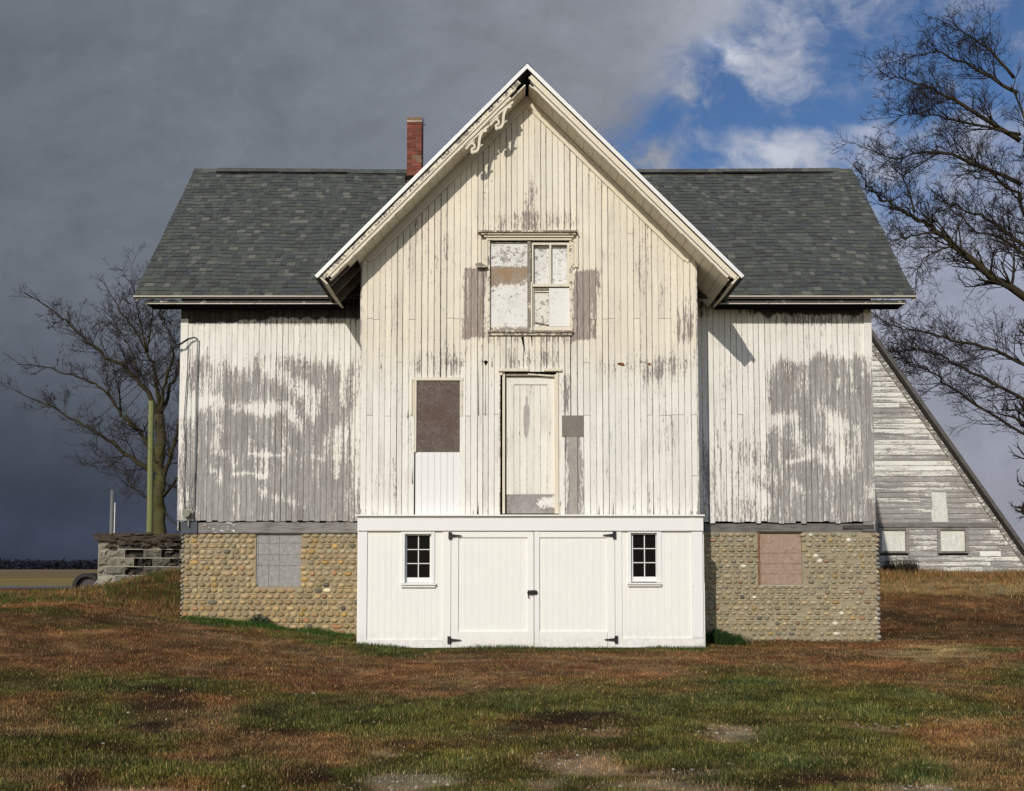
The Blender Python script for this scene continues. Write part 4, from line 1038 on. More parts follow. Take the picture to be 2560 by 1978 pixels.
# ================================================================== second barn, right
Y2 = 24.0
b2 = empty('weathered_barn', (6.2, Y2, .9), 'weathered lapboard barn with steep roof edge standing behind the right wing', 'barn')
e0, e1 = W(2174, 845, Y2), W(2566, 1400, Y2)
sl2 = (e0.z-e1.z)/(e1.x-e0.x); cx2 = 5.0; xbk = 8.3; zbk = e0.z+(e0.x-xbk)*sl2; zrd = 7.3
def z2(x):
    a_ = abs(x-cx2)+cx2
    return e0.z-(a_-e0.x)*sl2 if a_ > xbk else zbk+(xbk-a_)*(zrd-zbk)/(xbk-cx2)
xE = e1.x
mb = MB(); z = .55; rr = random.Random(3)
wn = [(X(2203, Y2, 1350), X(2263, Y2, 1350), Z(1378, Y2), Z(1325, Y2)), (X(2350, Y2, 1350), X(2412, Y2, 1350), Z(1378, Y2), Z(1325, Y2))]
while z < 6.9:
    h = .128; z1_ = z+h
    # width available under the slope
    xr = min(xE-.05, cx2+(xbk-cx2)+max(0, (zbk-z1_)/sl2) if z1_ < zbk else cx2+(xbk-cx2)*(zrd-z1_)/(zrd-zbk))-.02
    xl = 2*cx2-xr; x = xl
    while x < xr-.02:
        w_ = rr.choice((.5, .9, 1.4, 2.2, 3.0))*rr.uniform(.8, 1.2); e = min(x+w_, xr)
        rn = rr.random(); _, py = proj(7, Y2, z)
        pv = .80 if py < 1200 else (.34 if py < 1318 else .44)
        if py < 1200: pv += rr.choice((-.3, -.1, .0, .1, .15))
        else: pv += rr.choice((-.25, -.2, -.1, .05, .15, .6 if rr.random() < .3 else .2))
        segs = [(x, e)]
        for (w0, w1, g0, g1) in wn:
            if z1_ > g0 and z < g1+.02:
                ns = []
                for s0_, s1_ in segs:
                    if s1_ <= w0-.06 or s0_ >= w1+.06: ns.append((s0_, s1_)); continue
                    if s0_ < w0-.06: ns.append((s0_, w0-.06))
                    if s1_ > w1+.06: ns.append((w1+.06, s1_))
                segs = ns
        for s0_, s1_ in segs:
            n = max(1, int((s1_-s0_)/.12)); V = []; A = []; E = []
            yo = rr.uniform(-.002, .002)
            for i in range(n+1):
                xx = s0_+.002+(s1_-s0_-.004)*i/n
                V += [(xx, Y2-.026+yo, z), (xx, Y2-.006+yo, z1_+.012), (xx, Y2, z)]
                pp = pv+.75*(float(fbm(xx*1.1, z*1.6, 44))-.5)
                A += [(pp-.15, .1, 0, rn), (pp+.1, .1, 0, rn), (pp, 0, .6, rn)]; E += [.0, .5, .5]
            Fs = []
            for i in range(n): c = 3*i; Fs += [(c, c+3, c+4, c+1), (c, c+2, c+5, c+3)]
            mb.add(V, Fs, A, E)
        x = e
    z = z1_
backing(mb, [(2*cx2-xE, Y2+.02, .4), (xE, Y2+.02, .4), (xE, Y2+.02, z2(xE)), (xbk, Y2+.02, zbk), (cx2, Y2+.02, zrd), (2*cx2-xbk, Y2+.02, zbk), (2*cx2-xE, Y2+.02, z2(xE))])
w2 = mb.build('lap_wall', 'barn_lap_siding', b2)
mb = MB()
mb.box(X(2190, Y2), X(2488, Y2), Y2-.05, Y2-.027, Z(1318, Y2), Z(1307, Y2), (.75, .05, 0, 1)); mb.build('belt_board', 'weathered_timber', w2)
mb = MB(); mb.prism([(X(2322, Y2), Z(1231, Y2)), (X(2358, Y2), Z(1231, Y2)), (X(2359, Y2), Z(1262, Y2)), (X(2362, Y2), Z(1306, Y2)), (X(2322, Y2), Z(1306, Y2)), (X(2320, Y2), Z(1285, Y2)), (X(2323, Y2), Z(1265, Y2))], Y2-.045, Y2-.028, (.62, .62, .58, 1)); mb.build('white_patch', 'tinted_board', w2)
for k, (w0, w1, g0, g1) in enumerate(wn):
    mb = MB(); a = (1.05, .12, 0, .5)
    mb.box(w0-.075, w0, Y2-.05, Y2+.01, g0-.05, g1+.05, a); mb.box(w1, w1+.085, Y2-.05, Y2+.01, g0-.05, g1+.05, a); mb.box(w0, w1, Y2-.051, Y2+.01, g1, g1+.05, (.8, .3, 0, 1)); mb.box(w0, w1, Y2-.055, Y2+.01, g0-.05, g0, (.7, .1, 0, 1))
    f_ = mb.build('window_frame', 'weathered_timber', b2)
    mb = MB(); mb.box(w0-.004, w1+.004, Y2+.008, Y2+.014, g0-.01, g1+.01, (.66, .66, .60, 1)); mb.build('window_board', 'tinted_board', f_)
mb = MB()        # roof: barge, shingle slab
def slab(pts, off, y0, y1, a):
    top = [(x, zz) for x, zz in pts]; mb.prism(top+[(x, zz-off) for x, zz in reversed(top)], y0, y1, a)
for s in (1, -1):
    q = lambda x: cx2+s*(x-cx2)
    slab([(q(cx2), zrd+.10), (q(xbk), zbk+.10)], .12, Y2-.28, Y2+10, (.45, 0, 0, 1)); slab([(q(xbk), zbk+.10), (q(xE+.10), z2(xE)+.1-.1*sl2)], .15, Y2-.28, Y2+10.001, (.42, 0, 0, 1))
r2 = mb.build('steep_roof', 'weathered_timber', b2)
for s in (1, -1):
    mb = MB(); q = lambda x: cx2+s*(x-cx2)
    slab([(q(xbk), zbk-.06), (q(xE+.02), z2(xE)-.06)], .20, Y2-.055, Y2-.028, (.90, .45, 0, 1))
    mb.build('rake_board', 'weathered_timber', r2)
mb = MB(); mb.box(2*cx2-xE+.03, 2*cx2-xE+.06, Y2+.03, Y2+9.9, .3, z2(xE), (.8, .2, 0, 1)); mb.build('side_wall', 'weathered_timber', b2); mb = MB(); mb.box(xE-.06, xE-.03, Y2+.03, Y2+9.9, .3, z2(xE), (.8, .2, 0, 1)); mb.build('side_wall', 'weathered_timber', b2)

# ================================================================== terrain
def ground(x, y):
    x = np.asarray(x, float); y = np.asarray(y, float)
    z = np.where(y < 14.5, (y-14.5)*.040, 0.0)
    tl = np.clip((-1.2-x)/5.6, 0, 1)
    left = .60*tl**1.25*sst(7.5, 15.5, y)
    z = z+left*(1-sst(24, 36, y))
    z = z+.62*sst(16.2, 20.5, y)*np.exp(-np.maximum(0, np.abs(x+4.6)-1.2)**2/3.4)*(1-sst(24, 32, y))
    z = z+.07*sst(16.0, 20, y)*sst(-5.6, -7.5, x)*(1-sst(22.5, 30, y))
    z = z+.99*sst(16.0, 23.3, y)*sst(4.6, 6.2, x)*(1-sst(60, 130, y))
    z = z+.16*sst(30, 45, y)
    z = z+(.05*(fbm(x/2.2, y/2.2, 51)-.5)+.025*(fbm(x/.5, y/.5, 52)-.5))*(1-sst(30, 60, y))
    return z
G1 = lambda x, y: (170+x/1.9676, 1500+y/1.9676)
G2 = lambda x, y: (1280+x/1.9676, 1500+y/1.9676)
BROWN, GREEN, DARK, TAN, VIVID, STRAW = range(6)
PCOL = np.array([(.222, .117, .053), (.092, .093, .025), (.052, .030, .018), (.35, .24, .135), (.068, .100, .025), (.44, .31, .14)])
ELL = []
def el_(G, x0, x1, y0, y1, k, amp=1.0):
    (a, b), (c, d) = G(x0, y0), G(x1, y1); ELL.append(((a+c)/2, (b+d)/2, abs(c-a)/2*1.05+6, abs(d-b)/2*1.1+3, k, amp))
for g, x0, x1, y0, y1, k, am in (
    (G1, 0, 1300, 110, 380, BROWN, 1.1), (G1, 1250, 2184, 262, 440, BROWN, 1.3), (G2, 0, 900, 245, 400, BROWN, 1.4), (G2, 850, 2170, 245, 390, BROWN, 1.3), (G2, 1980, 2300, 545, 700, BROWN, 1.2), (G1, 620, 900, 570, 640, BROWN, .7),
    (G1, 900, 1300, 620, 900, BROWN, .5), (G1, 480, 760, 700, 800, BROWN, .6), (G2, 800, 1050, 410, 450, BROWN, .9), (G1, 300, 700, 250, 320, BROWN, .6),
    (G1, 590, 780, 82, 112, VIVID, 1.6), (G1, 720, 1050, 100, 150, VIVID, 1.6), (G1, 1000, 1400, 140, 215, VIVID, 1.7), (G1, 1390, 1800, 225, 275, VIVID, 1.5), (G2, 0, 700, 238, 262, GREEN, 1.2), (G1, 60, 300, 90, 150, GREEN, .8), (G1, 240, 340, 280, 315, GREEN, .9),
    (G1, 0, 320, 410, 620, GREEN, 1.1), (G1, 350, 800, 370, 440, GREEN, .9), (G1, 880, 1320, 480, 600, GREEN, 1.0), (G1, 1280, 2050, 560, 660, GREEN, 1.0), (G1, 1590, 2300, 720, 880, GREEN, 1.3), (G1, 240, 460, 800, 900, GREEN, 1.0), (G1, 500, 700, 660, 700, GREEN, .6), (G1, 1360, 1460, 860, 930, GREEN, .9), (G1, 1300, 2184, 470, 540, GREEN, .8),
    (G2, 820, 1520, 320, 420, VIVID, 1.5), (G2, 0, 2170, 400, 580, GREEN, 1.5), (G2, 1560, 1900, 500, 580, VIVID, .9), (G2, 1200, 2100, 640, 760, GREEN, 1.2), (G2, 0, 720, 660, 730, GREEN, 1.0), (G2, 540, 1900, 740, 830, GREEN, 1.1), (G2, 1840, 2170, 820, 900, VIVID, 1.0), (G2, 0, 480, 860, 930, GREEN, 1.0), (G2, 820, 1500, 850, 900, GREEN, .9),
    (G1, 270, 660, 440, 520, DARK, 1.6), (G1, 850, 1250, 510, 560, DARK, 1.2), (G1, 880, 1250, 610, 650, DARK, 1.5), (G1, 1080, 1320, 830, 900, DARK, 1.4), (G1, 0, 300, 715, 760, DARK, 1.3), (G1, 0, 220, 860, 940, DARK, 1.2), (G1, 320, 560, 590, 640, DARK, 1.2), (G1, 1500, 1850, 690, 720, DARK, 1.1), (G1, 900, 1300, 335, 360, DARK, .9),
    (G2, 0, 620, 575, 630, DARK, 1.7), (G2, 1100, 1680, 570, 615, DARK, 1.7), (G2, 400, 720, 715, 745, DARK, 1.6), (G2, 60, 300, 745, 775, DARK, 1.1), (G2, 1080, 1700, 875, 925, DARK, 1.6), (G2, 560, 1240, 800, 840, DARK, 1.0), (G2, 1500, 2170, 335, 370, DARK, .8),
    (G1, 1470, 1860, 870, 950, TAN, 2.2), (G1, 180, 700, 925, 960, TAN, 2.0), (G1, 1500, 1620, 740, 770, TAN, 1.2), (G2, 60, 520, 765, 850, TAN, 2.2), (G2, 920, 1210, 630, 675, TAN, 2.0), (G2, 420, 1150, 905, 960, TAN, 1.8), (G2, 60, 240, 890, 945, TAN, 1.3), (G2, 1500, 1610, 755, 800, TAN, 1.0), (G2, 380, 560, 640, 665, TAN, 1.4), (G2, 1640, 1960, 612, 630, TAN, 1.2), (G2, 620, 1000, 842, 862, TAN, 1.3), (G2, 1650, 2170, 925, 950, TAN, 1.2),
    (G2, 1870, 2300, 235, 285, STRAW, 1.2), (G2, 2000, 2300, 555, 600, STRAW, .9), (G1, 1630, 1760, 375, 410, STRAW, .8), (G1, 430, 560, 280, 320, STRAW, .5)): el_(g, x0, x1, y0, y1, k, am)
def gcolor(x, y, z):
    px, py = proj(x, np.maximum(y, .3), z)
    px = px+60*(fbm(x*1.4, y*1.4, 61)-.5)*2+24*(fbm(x*5, y*5, 63)-.5); py = py+26*(fbm(x*1.2+9, y*1.6, 62)-.5)*2+12*(fbm(x*5, y*5, 64)-.5)
    Wt = np.zeros((6,)+np.shape(x))
    n1 = fbm(x/1.7, y/.9, 71); n2 = fbm(x/.8+5, y/.45, 72)
    fg = sst(1700, 1790, py); Wt[BROWN] = (.42-.16*fg)*sst(.40, .60, n1)+.16; Wt[GREEN] = (.32+.36*fg)*sst(.60, .42, n1)+.08+.22*fg; Wt[DARK] = .30*sst(.60, .72, n2)
    for cx, cy, rx, ry, k, am in ELL:
        d = ((px-cx)/rx)**2+((py-cy)/ry)**2
        Wt[k] += am*np.exp(-np.minimum(d, 40)**1.6)*(.55+.9*n2)
    # banks beside the barn
    rb = sst(4.9, 5.6, x)*sst(15.4, 17, y)
    Wt[DARK] += rb*sst(20.5, 18.5, y)*.7; Wt[BROWN] += rb*.5; Wt[STRAW] += rb*sst(19.5, 21.5, y)*1.4
    lb = sst(-4.9, -5.4, x)*sst(15.6, 16.2, y); Wt[BROWN] += lb*.6; Wt[VIVID] += lb*.55*np.exp(-((x+5.5)/.5)**2)*sst(19.5, 18, y)
    Wt = Wt**2.3
    c = np.tensordot(Wt/Wt.sum(0), PCOL, axes=(0, 0))
    hue = (fbm(x/.7, y/.5, 78)-.5)[..., None]; c = c*(1+hue*np.array((.7, .1, -.3)))
    br = (.28+1.45*fbm(x/.42, y/.30, 75))*(.70+.6*fbm(x/1.6, y/.8, 76))*(.72+.56*vn(x/.11, y/.09, 77))
    c = c*br[..., None]
    far = sst(26, 36, y)[..., None]
    fcol = np.where((np.asarray(y) < 100)[..., None], np.array((.30, .22, .085)), np.array((.22, .155, .085)))
    fcol = fcol*(.7+.6*fbm(x/9, y/5, 81))[..., None]
    c = c*(1-far)+fcol*far
    road = (sst(45, 46, y)*sst(58, 57, y)*sst(-8, -9, x))[..., None]
    return c*(1-road)+np.array((.17, .17, .175))*road
def axis(lo, hi, st, out_lo, out_hi, gr_=1.25):
    v = list(np.arange(lo, hi+1e-6, st)); s = st; a = v[0]
    pre = []
    while a > out_lo: s *= gr_; a -= s; pre.append(a)
    s = st; b_ = v[-1]; post = []
    while b_ < out_hi: s *= gr_; b_ += s; post.append(b_)
    return np.array(pre[::-1]+v+post)
gx = axis(-10.5, 11, .075, -1500, 1500); gy = axis(4.5, 26, .075, -200, 3500, 1.13)
GX, GY = np.meshgrid(gx, gy); GZ = ground(GX, GY)
Vv = np.stack([GX.ravel(), GY.ravel(), GZ.ravel()], 1)
ni, nj = len(gx), len(gy); ii, jj = np.meshgrid(np.arange(ni-1), np.arange(nj-1)); q0 = (jj*ni+ii).ravel()
col = gcolor(GX.ravel(), GY.ravel(), GZ.ravel()); col = col*np.where(col[:, 2:] > .07, .95, .62)
o = array_mesh('ground', 'lawn_earth', Vv, np.stack([q0, q0+1, q0+ni+1, q0+ni], 1), col); tag(o, kind='structure')
o.data.polygons.foreach_set('use_smooth', [True]*len(o.data.polygons))

def inside_bldg(x, y):
    m = (x > XGL-.02) & (x < XGR+.03) & (y > YB-.03) & (y < YBK)
    m |= (x > XWL-.0) & (x < XWR+.05) & (y > YW-.02) & (y < YBK)
    m |= (y > Y2-.05) & (x > -2)
    return m
def blades(name, lab, x, y, h, wd, lean, colf, kind='stuff', var=.35):
    k = ~inside_bldg(x, y); x, y, h, wd = x[k], y[k], h[k], wd[k]; n = len(x); z = ground(x, y)
    th = RNG.uniform(0, 6.283, n); dx, dy = np.cos(th), np.sin(th)
    l = RNG.normal(0, lean, n)*h; l2 = RNG.uniform(0, 6.283, n)
    tip = np.stack([x+np.cos(l2)*l, y+np.sin(l2)*l, z+h*np.sqrt(np.clip(1-(l/h)**2*.8, .15, 1))], 1)
    a = np.stack([x-dx*wd, y-dy*wd, z-.006], 1); b_ = np.stack([x+dx*wd, y+dy*wd, z-.006], 1)
    V = np.stack([a, b_, tip], 1).reshape(-1, 3); Fc = np.arange(3*n).reshape(-1, 3)
    c = colf(x, y, z)*np.exp(RNG.normal(0, var, n))[:, None]*(1+RNG.normal(0, .10, (n, 3)))
    c = np.clip(np.repeat(c, 3, 0), .004, .7)
    return tag(array_mesh(name, 'grass_blades', V, Fc, c), lab, None, None, kind)
n = 640000
y = 5.2*np.exp(RNG.uniform(0, math.log(22/5.2), n)); x = RNG.uniform(-.60, .60, n)*y
zz = ground(x, y); pc = gcolor(x, y, zz); lum = pc.sum(1)
short = np.where(pc[:, 0] > .2, .85, 1.0)*np.where(lum < .13, .55, 1.0)
greenish = (pc[:, 1] > pc[:, 0]*.95)
h = RNG.uniform(.012, .048, n)*(.25+1.5*fbm(x/.24, y/.18, 99)**1.3)*short*np.where(greenish, 1.15, .9); 
tan_ = (pc[:, 2] > .075); keep = ~(tan_ & (RNG.uniform(0, 1, n) < .72))
blades('lawn_grass', None, x[keep], y[keep], h[keep], RNG.uniform(.0022, .0048, n)[keep], .55, lambda a, b, c: np.where((RNG.uniform(0, 1, len(a)) < .06)[:, None], np.array((.34, .25, .11)), gcolor(a, b, c)*1.05), var=.36)
# unmown fringe at the foot of the walls
def fringe(x0, x1, yb, n, hmax, colr, name='fringe_grass', spread=.16, lean=.35):
    x = RNG.uniform(x0, x1, n); y = yb-np.abs(RNG.normal(0, spread, n))-.01
    d = vn(x*2.3, 0*x, 91)
    blades(name, None, x, y, RNG.uniform(.25, 1, n)*hmax*(.35+.9*d), RNG.uniform(.003, .006, n), lean, lambda a, b, c: np.tile(np.array(colr), (len(a), 1)))
fringe(X(470, YW), X(893, YW), YW, 5200, .13, (.045, .085, .018), spread=.22)
fringe(X(897, YB), X(1757, YB), YB-.03, 5200, .075, (.065, .085, .025), spread=.12)
fringe(X(1765, YW), X(2192, YW), YW, 2600, .07, (.10, .06, .03), spread=.2)
fringe(X(1768, YW), X(1835, YW), YW-.25, 1500, .22, (.022, .045, .012), spread=.2)
fringe(X(1768, YW), X(1810, YW), YW-.02, 700, .24, (.022, .045, .012), spread=.1)
# tall dry grass before the second barn
n = 26000; x = RNG.uniform(5.9, 13.5, n); y = Y2-.1-np.abs(RNG.normal(0, 2.0, n)); y = np.clip(y, 17.5, Y2-.06)
blades('dry_grass', None, x, y, RNG.uniform(.05, .26, n)*(.15+1.5*fbm(x*1.7, y*1.2, 95)**1.5)*np.where(y > 22, 1, .6), RNG.uniform(.004, .009, n), .7, lambda a, b, c: np.where((RNG.uniform(0, 1, len(a)) < .8)[:, None], np.array((.25, .145, .062)), np.array((.10, .085, .03))))
n = 900; x = RNG.uniform(8.75, 9.5, n); y = np.full(n, Y2-.25)-RNG.uniform(0, .4, n)
blades('dark_weeds', None, x, y, RNG.uniform(.15, .5, n), RNG.uniform(.005, .01, n), .3, lambda a, b, c: np.tile(np.array((.035, .03, .018)), (len(a), 1)))
# bank grass by the block wall
n = 9000; x = RNG.uniform(-9.5, -5.35, n); y = RNG.uniform(16, 21.0, n)
blades('bank_grass', None, x, y, RNG.uniform(.03, .13, n), RNG.uniform(.004, .008, n), .5, lambda a, b, c: np.where((fbm(a*1.2, b*1.2, 97) > .52)[:, None], np.array((.055, .075, .018)), np.array((.20, .12, .05))))
# weed clumps
def weed(name, px, py, Y, n, rad, hgt, colr, lab):
    c = W(px, py, Y); z0_ = float(ground(c.x, Y)); mb = MB()
    for k in range(n):
        th, r = R(0, 6.28), rad*R(0, 1)**.6; hh = hgt*R(.25, 1)*(1-.4*r/rad)
        p = Vector((c.x+r*math.cos(th), Y+r*math.sin(th)*.6, z0_+hh)); s = R(.015, .035); d = Vector((R(-1, 1), R(-1, .3), R(-.3, .6))).normalized(); e = d.orthogonal().normalized()
        t_ = R(.6, 1.5)
        mb.add([tuple(p-d*s), tuple(p+e*s*.45), tuple(p+d*s), tuple(p-e*s*.45)], [(0, 1, 2, 3)], (colr[0]*t_, colr[1]*t_, colr[2]*t_, 1))
    for k in range(8):
        th = R(0, 6.28); mb.tube([(c.x+R(-.03, .03), Y+R(-.03, .03), z0_-.01), (c.x+.6*rad*math.cos(th), Y+.4*rad*math.sin(th), z0_+hgt*R(.5, .9))], .003, 3, (.05, .06, .02, 1))
    o = mb.build(name, 'grass_blades'); tag(o, lab, 'weed', 'weeds at the foot of the barn')
weed('weed', 648, 1566, YW-.14, 260, .17, .20, (.05, .062, .04), 'grey-green leafy weed growing at the foot of the left cobblestone wall')
weed('weed', 1795, 1600, YW-.28, 340, .24, .24, (.018, .042, .014), 'dark green leafy weed in the shaded corner right of the white front')
# pale stones lying in the bare tracks
mb = MB(); rg = random.Random(8)
for (G, x0, x1, y0, y1, m_) in ((G2, 880, 1210, 618, 660, 46), (G2, 300, 700, 610, 650, 40), (G2, 1640, 1970, 606, 632, 34), (G2, 90, 330, 740, 840, 50), (G2, 640, 1010, 835, 862, 44), (G2, 1870, 2170, 915, 940, 26), (G1, 900, 1040, 630, 660, 14), (G1, 1500, 1640, 880, 900, 12), (G1, 60, 160, 755, 775, 6), (G1, 240, 520, 470, 500, 5), (G1, 1560, 1660, 710, 735, 12), (G1, 560, 620, 830, 850, 5), (G1, 1300, 1900, 880, 940, 40), (G2, 0, 2170, 560, 940, 60), (G1, 0, 2184, 420, 940, 60)):
    for k in range(m_):
        px, py = G(rg.uniform(x0, x1), rg.uniform(y0, y1))
        Yq = 10.0
        for it in range(6):
            w_ = W(px, py, Yq); Yq = max(5, min(15, Yq*(CZ-float(ground(w_.x, Yq)))/max(.05, CZ-w_.z)))
        w_ = W(px, py, Yq); 
        if rg.random() < .25: continue
        s = rg.choice((.004, .005, .006, .008, .010, .014))*rg.uniform(.7, 1.2); t_ = rg.uniform(.45, 1.0)
        mb.blob((w_.x, Yq, float(ground(w_.x, Yq))+s*.25), (s*1.2, s, s*.7), (.40*t_, .35*t_, .28*t_, 1), 6, 4, .25)
o = mb.build('gravel', 'field_stone'); tag(o, kind='stuff')

# ================================================================== block wall, drum, plank, posts, poles on the left
Yk = 21.0
bw_ = empty('block_wall', (X(300, Yk), Yk, .6), 'crumbling grey concrete block retaining wall with dark capping left of the barn', 'wall')
mb = MB(); rw = random.Random(12); xk0, xk1 = X(252, Yk), -5.2; zt_k = Z(1352, Yk); hC = 21.6/2500*Yk
holes_k = [(X(340, Yk), X(400, Yk), 1, 3), (X(343, Yk), X(384, Yk), 4, 4), (X(258, Yk), X(270, Yk), 0, 0), (X(300, Yk), X(345, Yk), 0, 0), (X(425, Yk), X(470, Yk), 0, 2)]
for r in range(8):
    z1_ = zt_k-r*hC; x = xk0-(0 if r % 2 else .0)
    first = True
    while x < xk1:
        w_ = .38 if not (first and r % 2) else .19; first = False
        e = min(x+w_, xk1); xm = (x+e)/2
        miss = any(h0 < xm < h1 and r0 <= r <= r1 and rw.random() < .72 for h0, h1, r0, r1 in holes_k)
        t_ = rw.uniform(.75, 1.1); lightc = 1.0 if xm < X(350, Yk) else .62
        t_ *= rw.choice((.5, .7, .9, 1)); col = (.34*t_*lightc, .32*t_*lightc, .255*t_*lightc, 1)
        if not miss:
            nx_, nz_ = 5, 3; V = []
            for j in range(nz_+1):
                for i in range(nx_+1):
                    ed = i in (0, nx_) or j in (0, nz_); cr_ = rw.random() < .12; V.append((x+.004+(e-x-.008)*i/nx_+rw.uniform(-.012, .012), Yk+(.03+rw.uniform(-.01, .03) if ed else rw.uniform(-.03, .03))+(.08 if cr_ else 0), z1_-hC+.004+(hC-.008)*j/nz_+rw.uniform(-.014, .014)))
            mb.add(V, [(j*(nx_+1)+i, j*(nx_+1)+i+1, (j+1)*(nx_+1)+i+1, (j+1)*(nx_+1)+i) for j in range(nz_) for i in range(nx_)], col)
            mb.box(x+.004, e-.004, Yk+.031, Yk+.18, z1_-hC+.004, z1_-.004, col)
        else:
            mb.box(x+.004, e-.004, Yk+.12+rw.uniform(0, .03), Yk+.18, z1_-hC+.004, z1_-.004, (.03, .028, .025, 1))
            for q in range(4): mb.blob((rw.uniform(x, e), Yk+.08, z1_-hC*rw.choice((.9, .8, .3))), (rw.uniform(.03, .1), .07, rw.uniform(.02, .07)), (.17*t_, .155*t_, .125*t_, 1), 8, 5, .3)
        x = e
    if r: mb.box(xk0+rw.uniform(0, .3), xk1-rw.uniform(0, 1.0), Yk+.024, Yk+.03, z1_-.006, z1_+.006, (.46, .44, .38, 1))
mb.box(xk0+.01, xk1, Yk+.181, Yk+.3, .2, zt_k-.01, (.02, .019, .017, 1)); mb.box(xk0+.002, xk0+.02, Yk+.03, Yk+2.6, .2, zt_k-.01, (.3, .285, .235, 1))
mb.build('block_courses', 'cement_block', bw_)
mb = MB(); x = xk0-.06
while x < xk1:
    e = min(x+rw.uniform(.25, .6), xk1); mb.box(x, e, Yk-.06+rw.uniform(-.015, .015), Yk+2.6, zt_k+.002, Z(1333+rw.uniform(-1, 2), Yk), (.075, .060, .046, 1)); x = e
for k in range(90): mb.blob((rw.uniform(xk0-.05, xk1), Yk-.05+rw.uniform(-.02, .03), rw.uniform(zt_k-.12, Z(1333, Yk))), (rw.uniform(.05, .16), .05, rw.uniform(.02, .06)), tuple(c_*f_ for f_ in (rw.uniform(.6, 1.5),) for c_ in (.070, .058, .044))+(1,), 8, 5, .3)
mb.build('capping', 'cement_block', bw_)
Yd_ = 21.6; c = W(221, 1464, Yd_)
mb = MB(); nr = 26
for r0, r1, y0, y1, cc in ((.30, .22, Yd_-.12, Yd_-.12, (.03, .028, .027)), (.22, .22, Yd_-.12, Yd_-.02, (.02, .02, .02)), (.22, .0, Yd_-.02, Yd_-.02, (.075, .066, .064)), (.30, .30, Yd_-.12, Yd_+.25, (.022, .021, .02))):
    V = [(c.x+r_*math.cos(2*math.pi*i/nr)*1.0, yy, c.z-.03+r_*math.sin(2*math.pi*i/nr)) for (r_, yy) in ((max(r0, .001), y0), (max(r1, .001), y1)) for i in range(nr)]
    mb.add(V, [(i, (i+1) % nr, nr+(i+1) % nr, nr+i) for i in range(nr)], (*cc, 1))
o = mb.build('drum', 'tinted_board'); tag(o, 'dark round drum half sunk in the grass at the end of the block wall', 'drum')
mb = MB(); p0, p1 = W(226, 1477, Yd_-.3), W(252, 1443, Yd_-.22); mb.tube([tuple(p0), tuple(p1)], .022, 4, (.30, .29, .27, 1)); o = mb.build('plank', 'tinted_board'); tag(o, 'thin grey plank leaning across the dark drum', 'plank')
mb = MB(); Yp = 24.3
p0, p1 = W(374, 1400, Yp), W(378.5, 1003, Yp)
P_ = [p0.lerp(p1, k/10)+Vector((R(-.006, .006), 0, 0)) for k in range(11)]
mb.tube([tuple(p) for p in P_], [.070+.007*(1-k/10) for k in range(11)], 10); o = mb.build('post', 'moss_post'); tag(o, 'tall mossy green wooden post in front of the bare tree trunk', 'post')
mb = MB(); Yq = 62; g0 = .2
for px, py0, w_ in ((281, 1226, .10),):
    t = W(px, py0, Yq); mb.tube([(t.x, Yq, g0), tuple(t)], [.13, .10], 8, (.17, .165, .16, 1))
o = mb.build('utility_pole', 'tinted_board'); tag(o, 'grey wooden utility pole far off behind the block wall', 'pole')
mb = MB(); t = W(287.5, 1257, Yq-2); mb.tube([(t.x, Yq-2, g0), tuple(t)], .035, 6, (.62, .60, .58, 1)); o = mb.build('marker_pole', 'tinted_board'); tag(o, 'thin white pole beside the far utility pole', 'pole')

